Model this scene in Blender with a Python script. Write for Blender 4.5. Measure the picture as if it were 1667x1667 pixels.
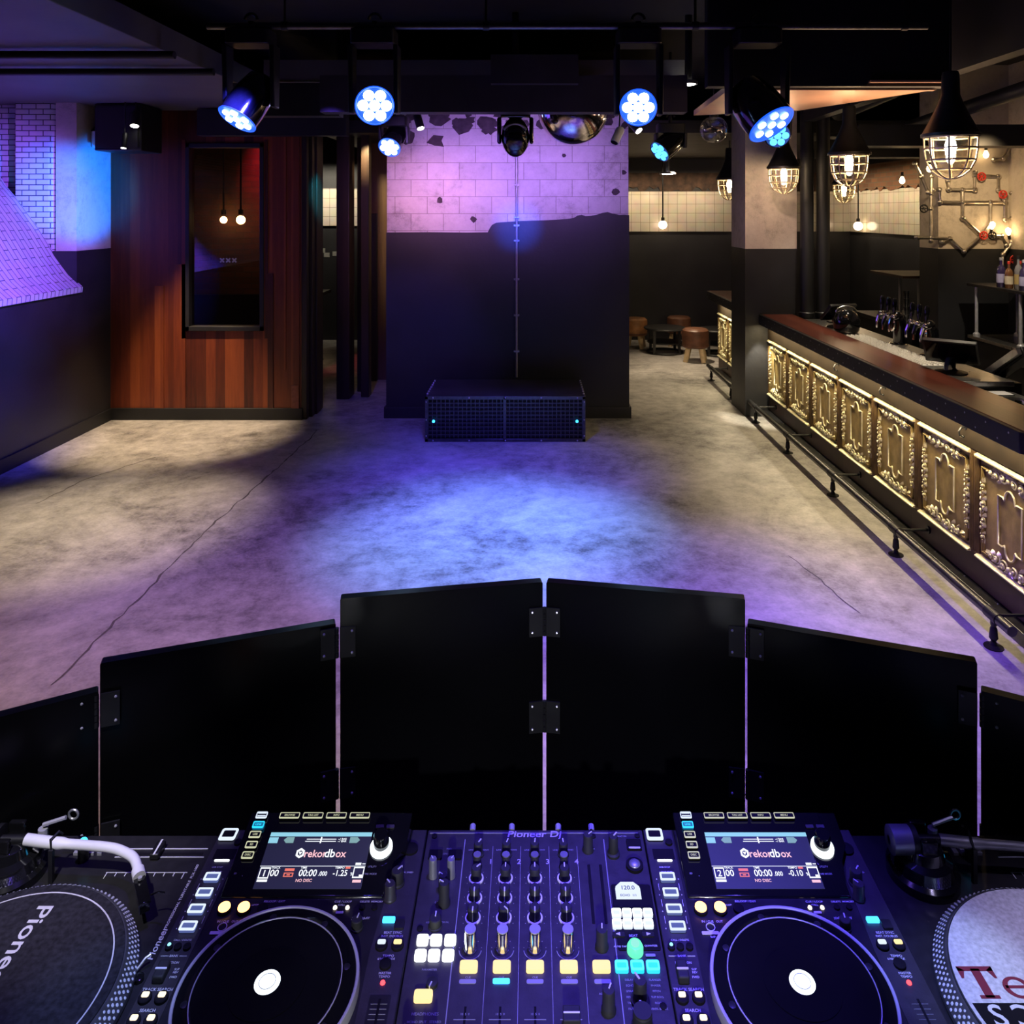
import bpy, bmesh, math, random
from mathutils import Vector, Matrix
random.seed(7)
PI = math.pi
for o in list(bpy.data.objects): bpy.data.objects.remove(o)
SC = bpy.context.scene
COL = SC.collection
# ------------------------------------------------------------------ camera, world, lights, exposure
FPX, CX, CY, HC = 1260.0, 867.0, 345.0, 2.3          # focal length and principal point of the 1667 px frame, eye height
cam = bpy.data.cameras.new('camera'); cam.sensor_width = 36; cam.lens = FPX / 1667 * 36
cam.shift_x = -(CX - 833.5) / 1667; cam.shift_y = (CY - 833.5) / 1667
cam.clip_start = .05; cam.clip_end = 60
co = bpy.data.objects.new('camera', cam); co.location = (0, 0, HC); co.rotation_euler = (PI / 2, 0, 0)
COL.objects.link(co); SC.camera = co
wd = bpy.data.worlds.new('world'); SC.world = wd; wd.use_nodes = True
wd.node_tree.nodes['Background'].inputs[0].default_value = (.003, .003, .005, 1)
wd.node_tree.nodes['Background'].inputs[1].default_value = 1.0
vs = SC.view_settings
SC.display_settings.display_device = 'sRGB'
vs.view_transform = 'Standard'; vs.look = 'None'; vs.exposure = 0.0; vs.gamma = 1.0
try: vs.use_curve_mapping = False
except Exception: pass
try:
    SC.cycles.use_denoising = True; SC.cycles.max_bounces = 6; SC.cycles.transparent_max_bounces = 16
    SC.cycles.sample_clamp_indirect = 4.0; SC.cycles.caustics_reflective = False; SC.cycles.caustics_refractive = False
except Exception: pass

def spot(name, loc, to, power, color, deg, blend=.6, size=.05):
    l = bpy.data.lights.new(name, 'SPOT'); l.energy = power; l.color = color
    l.spot_size = math.radians(deg); l.spot_blend = blend; l.shadow_soft_size = size
    o = bpy.data.objects.new(name, l); o.location = loc
    o.rotation_euler = (Vector(to) - Vector(loc)).to_track_quat('-Z', 'Y').to_euler(); COL.objects.link(o); return o
def area(name, loc, to, power, color, sx, sy, along=(1, 0, 0), spread=180):
    """rectangular lamp facing a point; its long side sx runs in the direction along"""
    l = bpy.data.lights.new(name, 'AREA'); l.energy = power; l.color = color; l.shape = 'RECTANGLE'
    l.size = sx; l.size_y = sy; l.spread = math.radians(spread)
    z = (Vector(loc) - Vector(to)).normalized(); x = Vector(along); x = (x - z * x.dot(z)).normalized(); y = z.cross(x)
    m = Matrix((x, y, z)).transposed().to_4x4(); m.translation = loc
    o = bpy.data.objects.new(name, l); o.matrix_world = m; COL.objects.link(o); return o
WARM = (1, .78, .52); WARM2 = (1, .70, .36); BLUE = (.12, .25, 1); VIOL = (.42, .20, 1); CYAN = (.10, .42, 1)
# dance floor: unseen wash spots added near the ceiling, then the downlights
spot('floor_wash_cyan', (-.1, 5.0, 3.45), (-.25, 5.45, 0), 1700, (.15, .33, 1), 48, 1, .1)
spot('floor_wash_blue', (-.5, 5.5, 3.0), (-.4, 6.6, 0), 700, (.07, .05, 1), 60, 1, .1)
spot('floor_wash_violet', (.7, 3.7, 3.5), (1.0, 3.7, 0), 1000, (.22, .09, 1), 70, 1, .1)
spot('floor_wash_violet', (-1.5, 4.4, 3.5), (-1.5, 4.8, 0), 330, (.34, .15, 1), 66, 1, .1)
spot('downlight_beam', (-3.75, 7.80, 3.38), (-3.72, 8.0, 0), 820, (1, .74, .46), 44, .7, .03)
spot('downlight_beam', (-3.25, 5.75, 3.38), (-3.25, 5.75, 0), 620, WARM, 46, 1, .03)
spot('downlight_beam', (-2.3, 3.4, 3.6), (-2.3, 3.4, 0), 250, (1, .60, .38), 70, 1, .03)
spot('downlight_beam', (1.6, 7.6, 3.6), (1.6, 7.3, 0), 20, WARM, 66, 1, .03)
spot('downlight_beam', (2.0, 5.2, 3.05), (1.95, 5.2, 0), 30, WARM, 56, 1, .03)
spot('downlight_beam', (2.2, 11.9, 3.0), (2.0, 12.1, 0), 330, WARM, 64, .8, .03)
spot('downlight_beam', (1.75, 10.2, 3.1), (1.75, 10.2, 0), 90, WARM, 62, .8, .03)
# centre wall
area('wall_wash_violet', (-.3, 7.0, 2.9), (-.3, 8.65, 2.6), 19, (.46, .22, 1), 2.2, .1, spread=80)
area('wall_wash_rose', (-1.2, 7.3, 2.8), (-1.2, 8.65, 2.4), 3.5, (1, .40, .42), .8, .1, spread=70)
spot('wall_spot_blue', (-.12, 6.1, 2.6), (-.17, 8.65, 2.14), 650, (.02, .09, 1), 15, 1, .03)
spot('wall_spot_violet', (-1.6, 5.5, 3.3), (-1.35, 8.65, .6), 320, (.16, .08, 1), 34, 1, .05)
# left brickwork
spot('brick_spot_violet', (-2.4, 5.3, 3.0), (-5.0, 7.05, 2.15), 1150, (.30, .095, 1), 46, .7, .05)
spot('brick_spot_blue', (-2.9, 6.4, 2.0), (-4.74, 8.15, 2.50), 1600, (0.0, .15, 1), 27, .6, .05)
spot('brick_spot_cyan', (-2.9, 5.0, .25), (-4.67, 7.3, 1.50), 160, (0.0, .35, 1), 30, .8, .05)
spot('dado_spot_blue', (-1.5, 4.5, 3.2), (-4.67, 6.8, 1.2), 2200, (.05, .045, 1), 32, 1, .05)
# deck light over the booth
spot('deck_spot_blue', (.28, 1.15, 3.6), (.18, 1.10, 1.35), 640, (.10, .065, 1), 22, 1, .06)
spot('deck_spot_violet', (-.35, 1.2, 3.7), (-.35, 1.0, 1.35), 110, (.20, .10, 1), 50, 1, .06)
spot('deck_spot_white', (.95, .5, 3.4), (.74, .90, 1.35), 150, (.62, .54, 1), 15, .8, .06)
spot('arm_spot_white', (-.62, .3, 3.0), (-.70, 1.14, 1.38), 140, (.95, .92, 1), 16, .8, .03)
spot('knob_front_fill', (0, -.5, 2.0), (0, 1.08, 1.36), 90, (.9, .9, 1), 30, 1, .03)  # added fill low behind the camera for the knob fronts, no lamp there
spot('platter_spot_cyan', (-.1, .6, 3.0), (-.52, .93, 1.34), 110, (.45, .62, 1), 8, .8, .02)  # added narrow spot that brightens the strobe dots
spot('platter_spot_cyan', (.0, .7, 3.0), (.53, .96, 1.34), 110, (.45, .62, 1), 8, .8, .02)  # same added spot for the other platter's dots
# bar
area('counter_strip_light', (2.562, 6.3, 1.03), (2.60, 6.3, 0), 32, (1, .80, .46), 4.6, .015, (0, 1, 0))
area('counter_strip_light', (2.562, 10.1, 1.03), (2.60, 10.1, 0), 14, (1, .82, .50), 1.5, .015, (0, 1, 0))
spot('pillar_scallop', (2.52, 8.55, 1.03), (2.60, 8.66, 0), 60, (1, .9, .68), 60, .5, .02)
spot('back_bar_glow', (4.3, 7.3, 3.0), (4.95, 8.8, 2.4), 120, WARM2, 60, 1, .03)
spot('pillar_glow', (2.2, 7.3, 2.9), (2.7, 8.7, 2.2), 50, (1, .66, .50), 50, 1, .03)
for y in (5.6, 6.9, 8.1): spot('bar_top_fill', (3.15, y, 3.1), (3.1, y, 1.1), 110, (1, .86, .64), 70, 1, .03)  # added unseen fills above the worktop, no fixture hangs there
spot('back_bar_fill', (4.3, 6.8, 3.0), (4.85, 7.9, 1.2), 130, (1, .86, .64), 55, 1, .03)  # added unseen fill that brightens the back bar posts
spot('booth_floor_fill', (0, 2.9, 3.5), (0, 2.95, 0), 330, WARM, 44, 1, .03)  # added warm fill for the floor glimpsed through the screen gaps
# back rooms
area('tile_wash', (1.7, 13.3, 3.1), (1.7, 13.9, 2.35), 17, WARM, 3.4, .1, spread=90)
area('tile_wash', (5.1, 12.0, 3.1), (5.7, 12.0, 2.35), 18, WARM, 3.4, .1, (0, 1, 0), spread=90)
area('tile_wash', (-3.6, 13.2, 3.1), (-3.6, 13.9, 2.4), 11, (1, .88, .66), 1.2, .1, spread=100)
spot('passage_spot', (-2.0, 9.3, 3.2), (-2.1, 10.6, 2.1), 130, WARM2, 50, .8, .03)
spot('jamb_spot_cyan', (-1.75, 8.3, 3.0), (-2.5, 8.9, 2.45), 160, (.05, .65, 1), 28, 1, .03)
spot('snug_lamp_red', (-3.4, 9.5, 3.5), (-3.3, 10.3, 2.9), 120, (1, .05, .12), 70, .8, .03)
area('soffit_glow', (2.6, 5.7, 2.75), (2.5, 5.7, 3.3), 12, (1, .62, .36), 1.2, .8)

# ------------------------------------------------------------------ helpers
def px(x, y, Y):                                       # the point seen at pixel (x, y) at distance Y
    return Vector(((x - CX) * Y / FPX, Y, HC - (y - CY) * Y / FPX))
def on(x, y, Z):                                       # the point seen at pixel (x, y) on the level Z
    Y = FPX * (HC - Z) / (y - CY); return Vector(((x - CX) * Y / FPX, Y, Z))
class MB:
    def __init__(s): s.v = []; s.f = []
    def add(s, vs, fs):
        n = len(s.v); s.v += [tuple(v) for v in vs]; s.f += [tuple(i + n for i in f) for f in fs]; return s
    def box(s, x0, x1, y0, y1, z0, z1):
        return s.add([(x, y, z) for z in (z0, z1) for y in (y0, y1) for x in (x0, x1)],
                     [(0, 2, 3, 1), (4, 5, 7, 6), (0, 1, 5, 4), (2, 6, 7, 3), (0, 4, 6, 2), (1, 3, 7, 5)])
    def obox(s, c, ax, ay, az):                        # box with half axes
        c = Vector(c); ax, ay, az = Vector(ax), Vector(ay), Vector(az)
        return s.add([c + i * ax + j * ay + k * az for k in (-1, 1) for j in (-1, 1) for i in (-1, 1)],
                     [(0, 2, 3, 1), (4, 5, 7, 6), (0, 1, 5, 4), (2, 6, 7, 3), (0, 4, 6, 2), (1, 3, 7, 5)])
    def rev(s, prof, c, d=(0, 0, 1), seg=24, caps=True):   # profile of (radius, height) turned about axis d at c
        c = Vector(c); d = Vector(d).normalized(); a = d.orthogonal().normalized(); b = d.cross(a)
        vs, fs = [], []
        for r, h in prof:
            for k in range(seg):
                t = 2 * PI * k / seg; vs.append(c + d * h + (a * math.cos(t) + b * math.sin(t)) * r)
        for i in range(len(prof) - 1):
            for k in range(seg):
                k2 = (k + 1) % seg; fs.append((i * seg + k, i * seg + k2, (i + 1) * seg + k2, (i + 1) * seg + k))
        if caps:
            fs.append(tuple(range(seg - 1, -1, -1))); fs.append(tuple((len(prof) - 1) * seg + k for k in range(seg)))
        return s.add(vs, fs)
    def cyl(s, p0, p1, r0, r1=None, seg=16):
        p0, p1 = Vector(p0), Vector(p1); L = (p1 - p0).length
        return s.rev([(r0, 0), (r0 if r1 is None else r1, L)], p0, p1 - p0, seg)
    def ball(s, c, r, seg=12, rings=8, sc=(1, 1, 1)):
        c = Vector(c); vs = [c + Vector((0, 0, -r * sc[2]))]; fs = []
        for i in range(1, rings):
            a = -PI / 2 + PI * i / rings
            for k in range(seg):
                t = 2 * PI * k / seg
                vs.append(c + Vector((r * sc[0] * math.cos(a) * math.cos(t), r * sc[1] * math.cos(a) * math.sin(t), r * sc[2] * math.sin(a))))
        vs.append(c + Vector((0, 0, r * sc[2]))); n = len(vs) - 1
        for k in range(seg):
            k2 = (k + 1) % seg
            fs.append((0, 1 + k2, 1 + k)); fs.append((n, n - seg + k, n - seg + k2))
            for i in range(rings - 2):
                fs.append((1 + i * seg + k, 1 + i * seg + k2, 1 + (i + 1) * seg + k2, 1 + (i + 1) * seg + k))
        return s.add(vs, fs)
    def tube(s, pts, r, seg=8, closed=False):
        P = [Vector(p) for p in pts]; n = len(P); rr = r if isinstance(r, (list, tuple)) else [r] * n
        T = []
        for i in range(n):
            a = P[(i - 1) % n] if (closed or i > 0) else P[i]; b = P[(i + 1) % n] if (closed or i < n - 1) else P[i]
            t = (b - a); T.append(t.normalized() if t.length > 1e-9 else Vector((0, 0, 1)))
        up = T[0].orthogonal().normalized(); vs = []; fs = []
        for i in range(n):
            up = up - T[i] * up.dot(T[i]); up = up.normalized() if up.length > 1e-6 else T[i].orthogonal().normalized()
            b = T[i].cross(up)
            for k in range(seg):
                t = 2 * PI * k / seg; vs.append(P[i] + (up * math.cos(t) + b * math.sin(t)) * rr[i])
        for i in range(n if closed else n - 1):
            j = (i + 1) % n
            for k in range(seg):
                k2 = (k + 1) % seg; fs.append((i * seg + k, i * seg + k2, j * seg + k2, j * seg + k))
        if not closed:
            fs.append(tuple(range(seg - 1, -1, -1))); fs.append(tuple((n - 1) * seg + k for k in range(seg)))
        return s.add(vs, fs)
    def prism(s, poly, fn, w0, w1):                    # poly in (u, v), fn(u, v, w) gives the point
        n = len(poly); vs = [fn(u, v, w0) for u, v in poly] + [fn(u, v, w1) for u, v in poly]
        return s.add(vs, [tuple(range(n - 1, -1, -1)), tuple(range(n, 2 * n))] + [(i, (i + 1) % n, n + (i + 1) % n, n + i) for i in range(n)])
    def build(s, name, mat, parent=None, bevel=0, angle=35, origin=None):
        base = wloc(parent) if parent is not None else None
        if base is None:
            if origin is None:
                xs = [v[0] for v in s.v]; ys = [v[1] for v in s.v]; zs = [v[2] for v in s.v]
                origin = ((min(xs) + max(xs)) / 2, (min(ys) + max(ys)) / 2, min(zs))
            base = Vector(origin)
        me = bpy.data.meshes.new(name)
        me.from_pydata([tuple(Vector(v) - base) for v in s.v], [], s.f); me.validate()
        bm = bmesh.new(); bm.from_mesh(me); bmesh.ops.recalc_face_normals(bm, faces=bm.faces); bm.to_mesh(me); bm.free()
        me.shade_smooth(); me.set_sharp_from_angle(angle=math.radians(angle))
        me.materials.append(mat)
        o = bpy.data.objects.new(name, me); COL.objects.link(o)
        if parent is not None: o.parent = parent
        else: o.location = base
        if bevel:
            m = o.modifiers.new('bevel', 'BEVEL'); m.width = bevel; m.segments = 2; m.limit_method = 'ANGLE'; m.angle_limit = .6
            m.harden_normals = False
        return o
def wloc(o):
    v = Vector((0, 0, 0))
    while o is not None: v += Vector(o.location); o = o.parent
    return v
def tag(o, label=None, cat=None, group=None, kind=None):
    if label: o['label'] = label
    if cat: o['category'] = cat
    if group: o['group'] = group
    if kind: o['kind'] = kind
    return o
def thing(name, label, cat, loc=(0, 0, 0), group=None):
    o = bpy.data.objects.new(name, None); o.empty_display_size = .05; o.location = loc; COL.objects.link(o)
    return tag(o, label, cat, group)
KIDS = {}
def dup(root, loc, label=None, rotz=None):
    def cp(o, par):
        c = o.copy(); COL.objects.link(c)
        if par is not None: c.parent = par
        for k in list(o.children): cp(k, c)
        return c
    r = cp(root, None); r.location = loc
    if rotz is not None: r.rotation_euler = (0, 0, rotz)
    if label: r['label'] = label
    return r
def struct(name, mb, mat, **k): return tag(mb.build(name, mat, **k), kind='structure')
class Plane:
    def __init__(s, o, ux, uy):
        s.o = Vector(o); s.x = Vector(ux).normalized(); s.y = Vector(uy).normalized(); s.n = s.x.cross(s.y)
    def __call__(s, u, v, w=0): return s.o + s.x * u + s.y * v + s.n * w
    def mat(s, u, v, w=0):
        m = Matrix((s.x, s.y, s.n)).transposed().to_4x4(); m.translation = s(u, v, w); return m
def rrect(cx, cy, w, h, r=None, n=3, shear=0):
    r = min(w, h) * .2 if r is None else r; out = []
    for sx, sy, a0 in ((1, 1, 0), (-1, 1, PI / 2), (-1, -1, PI), (1, -1, 1.5 * PI)):
        for k in range(n + 1):
            a = a0 + PI / 2 * k / n
            y = sy * (h / 2 - r) + r * math.sin(a); out.append((cx + sx * (w / 2 - r) + r * math.cos(a) + shear * y, cy + y))
    return out
def circ(cx, cy, r, n=20): return [(cx + r * math.cos(2 * PI * k / n), cy + r * math.sin(2 * PI * k / n)) for k in range(n)]
def ringm(mb, pl, outer, inner, w0, w1):               # frame between two outlines with the same number of points
    n = len(outer); vs = [pl(u, v, w0) for u, v in outer] + [pl(u, v, w0) for u, v in inner] + [pl(u, v, w1) for u, v in outer] + [pl(u, v, w1) for u, v in inner]
    fs = []
    for i in range(n):
        j = (i + 1) % n
        fs += [(2 * n + i, 2 * n + j, 3 * n + j, 3 * n + i), (i, j, 2 * n + j, 2 * n + i), (n + j, n + i, 3 * n + i, 3 * n + j), (j, i, n + i, n + j)]
    return mb.add(vs, fs)
TXT = {}
def glyphs(s):
    if s not in TXT:
        cu = bpy.data.curves.new('lettering', 'FONT'); cu.body = s; cu.size = 1; cu.align_x = 'CENTER'; cu.align_y = 'CENTER'; cu.resolution_u = 3; cu.offset = .012
        ob = bpy.data.objects.new('lettering', cu); COL.objects.link(ob)
        dg = bpy.context.evaluated_depsgraph_get(); me = bpy.data.meshes.new_from_object(ob.evaluated_get(dg))
        TXT[s] = ([v.co.copy() for v in me.vertices], [tuple(p.vertices) for p in me.polygons])
        bpy.data.objects.remove(ob); bpy.data.meshes.remove(me); bpy.data.curves.remove(cu)
    return TXT[s]
def write(mb, pl, s, u, v, size, w=.0004, rot=0, shear=0, sx=1, mirror=False):
    vs, fs = glyphs(s); c, n = math.cos(rot), math.sin(rot); out = []
    for p in vs:
        x = (p.x * sx + shear * p.y) * size * (-1 if mirror else 1); y = p.y * size
        out.append(pl(u + c * x - n * y, v + n * x + c * y, w))
    return mb.add(out, fs)
# ------------------------------------------------------------------ materials
def nt(name):
    m = bpy.data.materials.new(name); m.use_nodes = True; t = m.node_tree; return m, t, t.nodes['Principled BSDF']
def lk(t, a, b): t.links.new(a, b)
def mat(name, col, rough=.5, metal=0, var=.25, scale=8, bump=0, bscale=60, coat=0, spec=.5, rvar=.15):
    m, t, b = nt(name); N = t.nodes
    tc = N.new('ShaderNodeTexCoord'); no = N.new('ShaderNodeTexNoise'); no.inputs['Scale'].default_value = scale; no.inputs['Detail'].default_value = 6
    lk(t, tc.outputs['Object'], no.inputs['Vector'])
    cr = N.new('ShaderNodeValToRGB'); e = cr.color_ramp.elements
    e[0].position = .3; e[1].position = .7
    e[0].color = (*[c * (1 - var) for c in col], 1); e[1].color = (*[min(1, c * (1 + var)) for c in col], 1)
    lk(t, no.outputs['Fac'], cr.inputs['Fac']); lk(t, cr.outputs['Color'], b.inputs['Base Color'])
    mr = N.new('ShaderNodeMapRange'); mr.inputs['To Min'].default_value = max(.03, rough - rvar * .5); mr.inputs['To Max'].default_value = min(1, rough + rvar * .5)
    lk(t, no.outputs['Fac'], mr.inputs['Value']); lk(t, mr.outputs['Result'], b.inputs['Roughness'])
    b.inputs['Metallic'].default_value = metal; b.inputs['Specular IOR Level'].default_value = spec
    if coat: b.inputs['Coat Weight'].default_value = coat; b.inputs['Coat Roughness'].default_value = .08
    if bump:
        n2 = N.new('ShaderNodeTexNoise'); n2.inputs['Scale'].default_value = bscale; n2.inputs['Detail'].default_value = 5; lk(t, tc.outputs['Object'], n2.inputs['Vector'])
        bp = N.new('ShaderNodeBump'); bp.inputs['Strength'].default_value = bump; bp.inputs['Distance'].default_value = .01
        lk(t, n2.outputs['Fac'], bp.inputs['Height']); lk(t, bp.outputs['Normal'], b.inputs['Normal'])
    return m
def glow(name, col, strength, base=(.02, .02, .02)):
    m, t, b = nt(name); b.inputs['Base Color'].default_value = (*base, 1); b.inputs['Roughness'].default_value = .4
    b.inputs['Emission Color'].default_value = (*col, 1); b.inputs['Emission Strength'].default_value = strength
    return m
def glassy(name, tint=(1, 1, 1), fac=.12, rough=.03):
    m, t, b = nt(name); N = t.nodes; tr = N.new('ShaderNodeBsdfTransparent'); tr.inputs[0].default_value = (*tint, 1)
    gl = N.new('ShaderNodeBsdfGlossy'); gl.inputs['Roughness'].default_value = rough; gl.inputs['Color'].default_value = (.9, .9, .9, 1)
    lw = N.new('ShaderNodeLayerWeight'); lw.inputs['Blend'].default_value = .35
    mr = N.new('ShaderNodeMapRange'); mr.inputs['To Min'].default_value = fac * .5; mr.inputs['To Max'].default_value = min(1, fac * 5)
    lk(t, lw.outputs['Facing'], mr.inputs['Value'])
    mx = N.new('ShaderNodeMixShader'); lk(t, mr.outputs['Result'], mx.inputs['Fac']); lk(t, tr.outputs[0], mx.inputs[1]); lk(t, gl.outputs[0], mx.inputs[2])
    lk(t, mx.outputs[0], t.nodes['Material Output'].inputs['Surface']); return m
def bricky(name, c1, c2, mortar, bw, bh, msize=.006, plane='XZ', rough=.5, use_uv=False, offset=.5, bump=.4, rot=0):
    m, t, b = nt(name); N = t.nodes; tc = N.new('ShaderNodeTexCoord'); sp = N.new('ShaderNodeSeparateXYZ'); cb = N.new('ShaderNodeCombineXYZ')
    lk(t, tc.outputs['UV' if use_uv else 'Object'], sp.inputs[0])
    a, c = {'XZ': ('X', 'Z'), 'YZ': ('Y', 'Z'), 'XY': ('X', 'Y')}[plane]
    lk(t, sp.outputs[a], cb.inputs['X']); lk(t, sp.outputs[c], cb.inputs['Y'])
    br = N.new('ShaderNodeTexBrick'); br.offset = offset
    for k, v in (('Scale', 1), ('Mortar Size', msize), ('Mortar Smooth', .15), ('Brick Width', bw), ('Row Height', bh), ('Bias', 0)): br.inputs[k].default_value = v
    br.inputs['Color1'].default_value = (*c1, 1); br.inputs['Color2'].default_value = (*c2, 1); br.inputs['Mortar'].default_value = (*mortar, 1)
    lk(t, cb.outputs[0], br.inputs['Vector'])
    no = N.new('ShaderNodeTexNoise'); no.inputs['Scale'].default_value = 6; no.inputs['Detail'].default_value = 8; lk(t, tc.outputs['Object'], no.inputs['Vector'])
    mx = N.new('ShaderNodeMix'); mx.data_type = 'RGBA'; mx.blend_type = 'MULTIPLY'; mx.inputs['Factor'].default_value = .35
    lk(t, br.outputs['Color'], mx.inputs['A']); lk(t, no.outputs['Color'], mx.inputs['B']); lk(t, mx.outputs['Result'], b.inputs['Base Color'])
    bp = N.new('ShaderNodeBump'); bp.inputs['Strength'].default_value = bump; bp.inputs['Distance'].default_value = .006; bp.invert = True
    lk(t, br.outputs['Fac'], bp.inputs['Height']); lk(t, bp.outputs['Normal'], b.inputs['Normal'])
    b.inputs['Roughness'].default_value = rough; return m
def wood(name, c1, c2, c3, pw=.105, axis='X', rough=.45, stretch=(14, 14, .9)):
    m, t, b = nt(name); N = t.nodes; tc = N.new('ShaderNodeTexCoord'); sp = N.new('ShaderNodeSeparateXYZ'); lk(t, tc.outputs['Object'], sp.inputs[0])
    dv = N.new('ShaderNodeMath'); dv.operation = 'DIVIDE'; dv.inputs[1].default_value = pw; lk(t, sp.outputs[axis], dv.inputs[0])
    fl = N.new('ShaderNodeMath'); fl.operation = 'FLOOR'; lk(t, dv.outputs[0], fl.inputs[0])
    wn = N.new('ShaderNodeTexWhiteNoise'); wn.noise_dimensions = '1D'; lk(t, fl.outputs[0], wn.inputs['W'])
    mp = N.new('ShaderNodeMapping'); mp.inputs['Scale'].default_value = stretch; lk(t, tc.outputs['Object'], mp.inputs['Vector'])
    no = N.new('ShaderNodeTexNoise'); no.inputs['Scale'].default_value = 3; no.inputs['Detail'].default_value = 8; no.inputs['Roughness'].default_value = .65
    lk(t, mp.outputs[0], no.inputs['Vector'])
    ad = N.new('ShaderNodeMath'); ad.operation = 'MULTIPLY_ADD'; ad.inputs[1].default_value = .55; lk(t, wn.outputs['Value'], ad.inputs[0])
    ml = N.new('ShaderNodeMath'); ml.operation = 'MULTIPLY'; ml.inputs[1].default_value = .45; lk(t, no.outputs['Fac'], ml.inputs[0]); lk(t, ml.outputs[0], ad.inputs[2])
    cr = N.new('ShaderNodeValToRGB'); e = cr.color_ramp.elements; e[0].color = (*c1, 1); e[1].color = (*c3, 1); e[0].position = .12; e[1].position = .85
    x = e.new(.5); x.color = (*c2, 1)
    lk(t, ad.outputs[0], cr.inputs['Fac']); lk(t, cr.outputs['Color'], b.inputs['Base Color'])
    bp = N.new('ShaderNodeBump'); bp.inputs['Strength'].default_value = .25; bp.inputs['Distance'].default_value = .003; lk(t, no.outputs['Fac'], bp.inputs['Height']); lk(t, bp.outputs['Normal'], b.inputs['Normal'])
    b.inputs['Roughness'].default_value = rough; return m
def concrete(name, dark, mid, light, scale=1.0, rough=.5, joints=None, plane='XZ', bump=.15, sharp=0):
    m, t, b = nt(name); N = t.nodes; tc = N.new('ShaderNodeTexCoord')
    def noise(s, d, r=.6, dist=0):
        n = N.new('ShaderNodeTexNoise'); n.inputs['Scale'].default_value = s * scale; n.inputs['Detail'].default_value = d; n.inputs['Roughness'].default_value = r
        n.inputs['Distortion'].default_value = dist; lk(t, tc.outputs['Object'], n.inputs['Vector']); return n
    a = noise(.9, 10, .68, .6); c = noise(7, 8, .7); d = noise(45, 4, .6)
    m1 = N.new('ShaderNodeMath'); m1.operation = 'MULTIPLY_ADD'; m1.inputs[1].default_value = .55; lk(t, a.outputs['Fac'], m1.inputs[0])
    m2 = N.new('ShaderNodeMath'); m2.operation = 'MULTIPLY_ADD'; m2.inputs[1].default_value = .32; lk(t, c.outputs['Fac'], m2.inputs[0])
    m3 = N.new('ShaderNodeMath'); m3.operation = 'MULTIPLY'; m3.inputs[1].default_value = .13; lk(t, d.outputs['Fac'], m3.inputs[0])
    lk(t, m3.outputs[0], m2.inputs[2]); lk(t, m2.outputs[0], m1.inputs[2])
    cr = N.new('ShaderNodeValToRGB'); e = cr.color_ramp.elements; e[0].color = (*dark, 1); e[1].color = (*light, 1); e[0].position = .36 + sharp; e[1].position = .64 - sharp
    x = e.new(.48); x.color = (*mid, 1); lk(t, m1.outputs[0], cr.inputs['Fac'])
    out = cr.outputs['Color']
    if joints:
        sp = N.new('ShaderNodeSeparateXYZ'); cb = N.new('ShaderNodeCombineXYZ'); lk(t, tc.outputs['Object'], sp.inputs[0]); aa, cc = plane
        lk(t, sp.outputs[aa], cb.inputs['X']); lk(t, sp.outputs[cc], cb.inputs['Y'])
        br = N.new('ShaderNodeTexBrick')
        for k, v in (('Scale', 1), ('Mortar Size', .004), ('Mortar Smooth', .3), ('Brick Width', joints[0]), ('Row Height', joints[1])): br.inputs[k].default_value = v
        br.inputs['Color1'].default_value = (1, 1, 1, 1); br.inputs['Color2'].default_value = (.86, .86, .86, 1); br.inputs['Mortar'].default_value = (.45, .42, .4, 1)
        lk(t, cb.outputs[0], br.inputs['Vector']); mx = N.new('ShaderNodeMix'); mx.data_type = 'RGBA'; mx.blend_type = 'MULTIPLY'; mx.inputs['Factor'].default_value = 1
        lk(t, out, mx.inputs['A']); lk(t, br.outputs['Color'], mx.inputs['B']); out = mx.outputs['Result']
    lk(t, out, b.inputs['Base Color'])
    mr = N.new('ShaderNodeMapRange'); mr.inputs['To Min'].default_value = rough + .12; mr.inputs['To Max'].default_value = rough - .12
    lk(t, m1.outputs[0], mr.inputs['Value']); lk(t, mr.outputs['Result'], b.inputs['Roughness'])
    bp = N.new('ShaderNodeBump'); bp.inputs['Strength'].default_value = bump; bp.inputs['Distance'].default_value = .01; lk(t, m2.outputs[0], bp.inputs['Height']); lk(t, bp.outputs['Normal'], b.inputs['Normal'])
    return m
M_floor = concrete('polished_concrete', (.085, .08, .078), (.30, .285, .27), (.54, .515, .49), 1.1, .46, bump=.08, sharp=.02)
M_plaster = concrete('block_plaster', (.30, .27, .25), (.52, .49, .46), (.62, .59, .56), 2.2, .75, (.36, .19), ('X', 'Z'), .25)
M_plain = concrete('bare_plaster', (.30, .26, .22), (.50, .44, .38), (.60, .54, .47), 2.0, .75, bump=.2)
M_paint = mat('charcoal_paint', (.017, .017, .020), .5, 0, .2, 3, .15, 25)
M_paint2 = mat('black_paint', (.010, .010, .011), .55, 0, .2, 5)
M_black = mat('matt_black_metal', (.008, .008, .009), .45, .0, .3, 20)
M_gloss = mat('gloss_black', (.006, .006, .007), .12, 0, .2, 10, coat=.6)
M_rubber = mat('black_rubber', (.012, .012, .013), .7, 0, .2, 40)
M_ceil = mat('dark_ceiling', (.014, .013, .016), .8, 0, .3, 2, .2, 12)
M_soffit = mat('grey_soffit', (.10, .095, .095), .6, 0, .25, 1.5, .1, 20)
M_copper = mat('copper_soffit', (.62, .36, .22), .38, .35, .3, 1.3, .1, 9)
M_wbrick = bricky('white_glazed_brick', (.72, .70, .72), (.62, .60, .63), (.07, .06, .08), .145, .0556, .005, 'XZ', .35)
M_wbrick_s = bricky('white_sill_brick', (.72, .70, .72), (.62, .60, .63), (.07, .06, .08), .21, .062, .0045, 'XY', .4, True)
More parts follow.
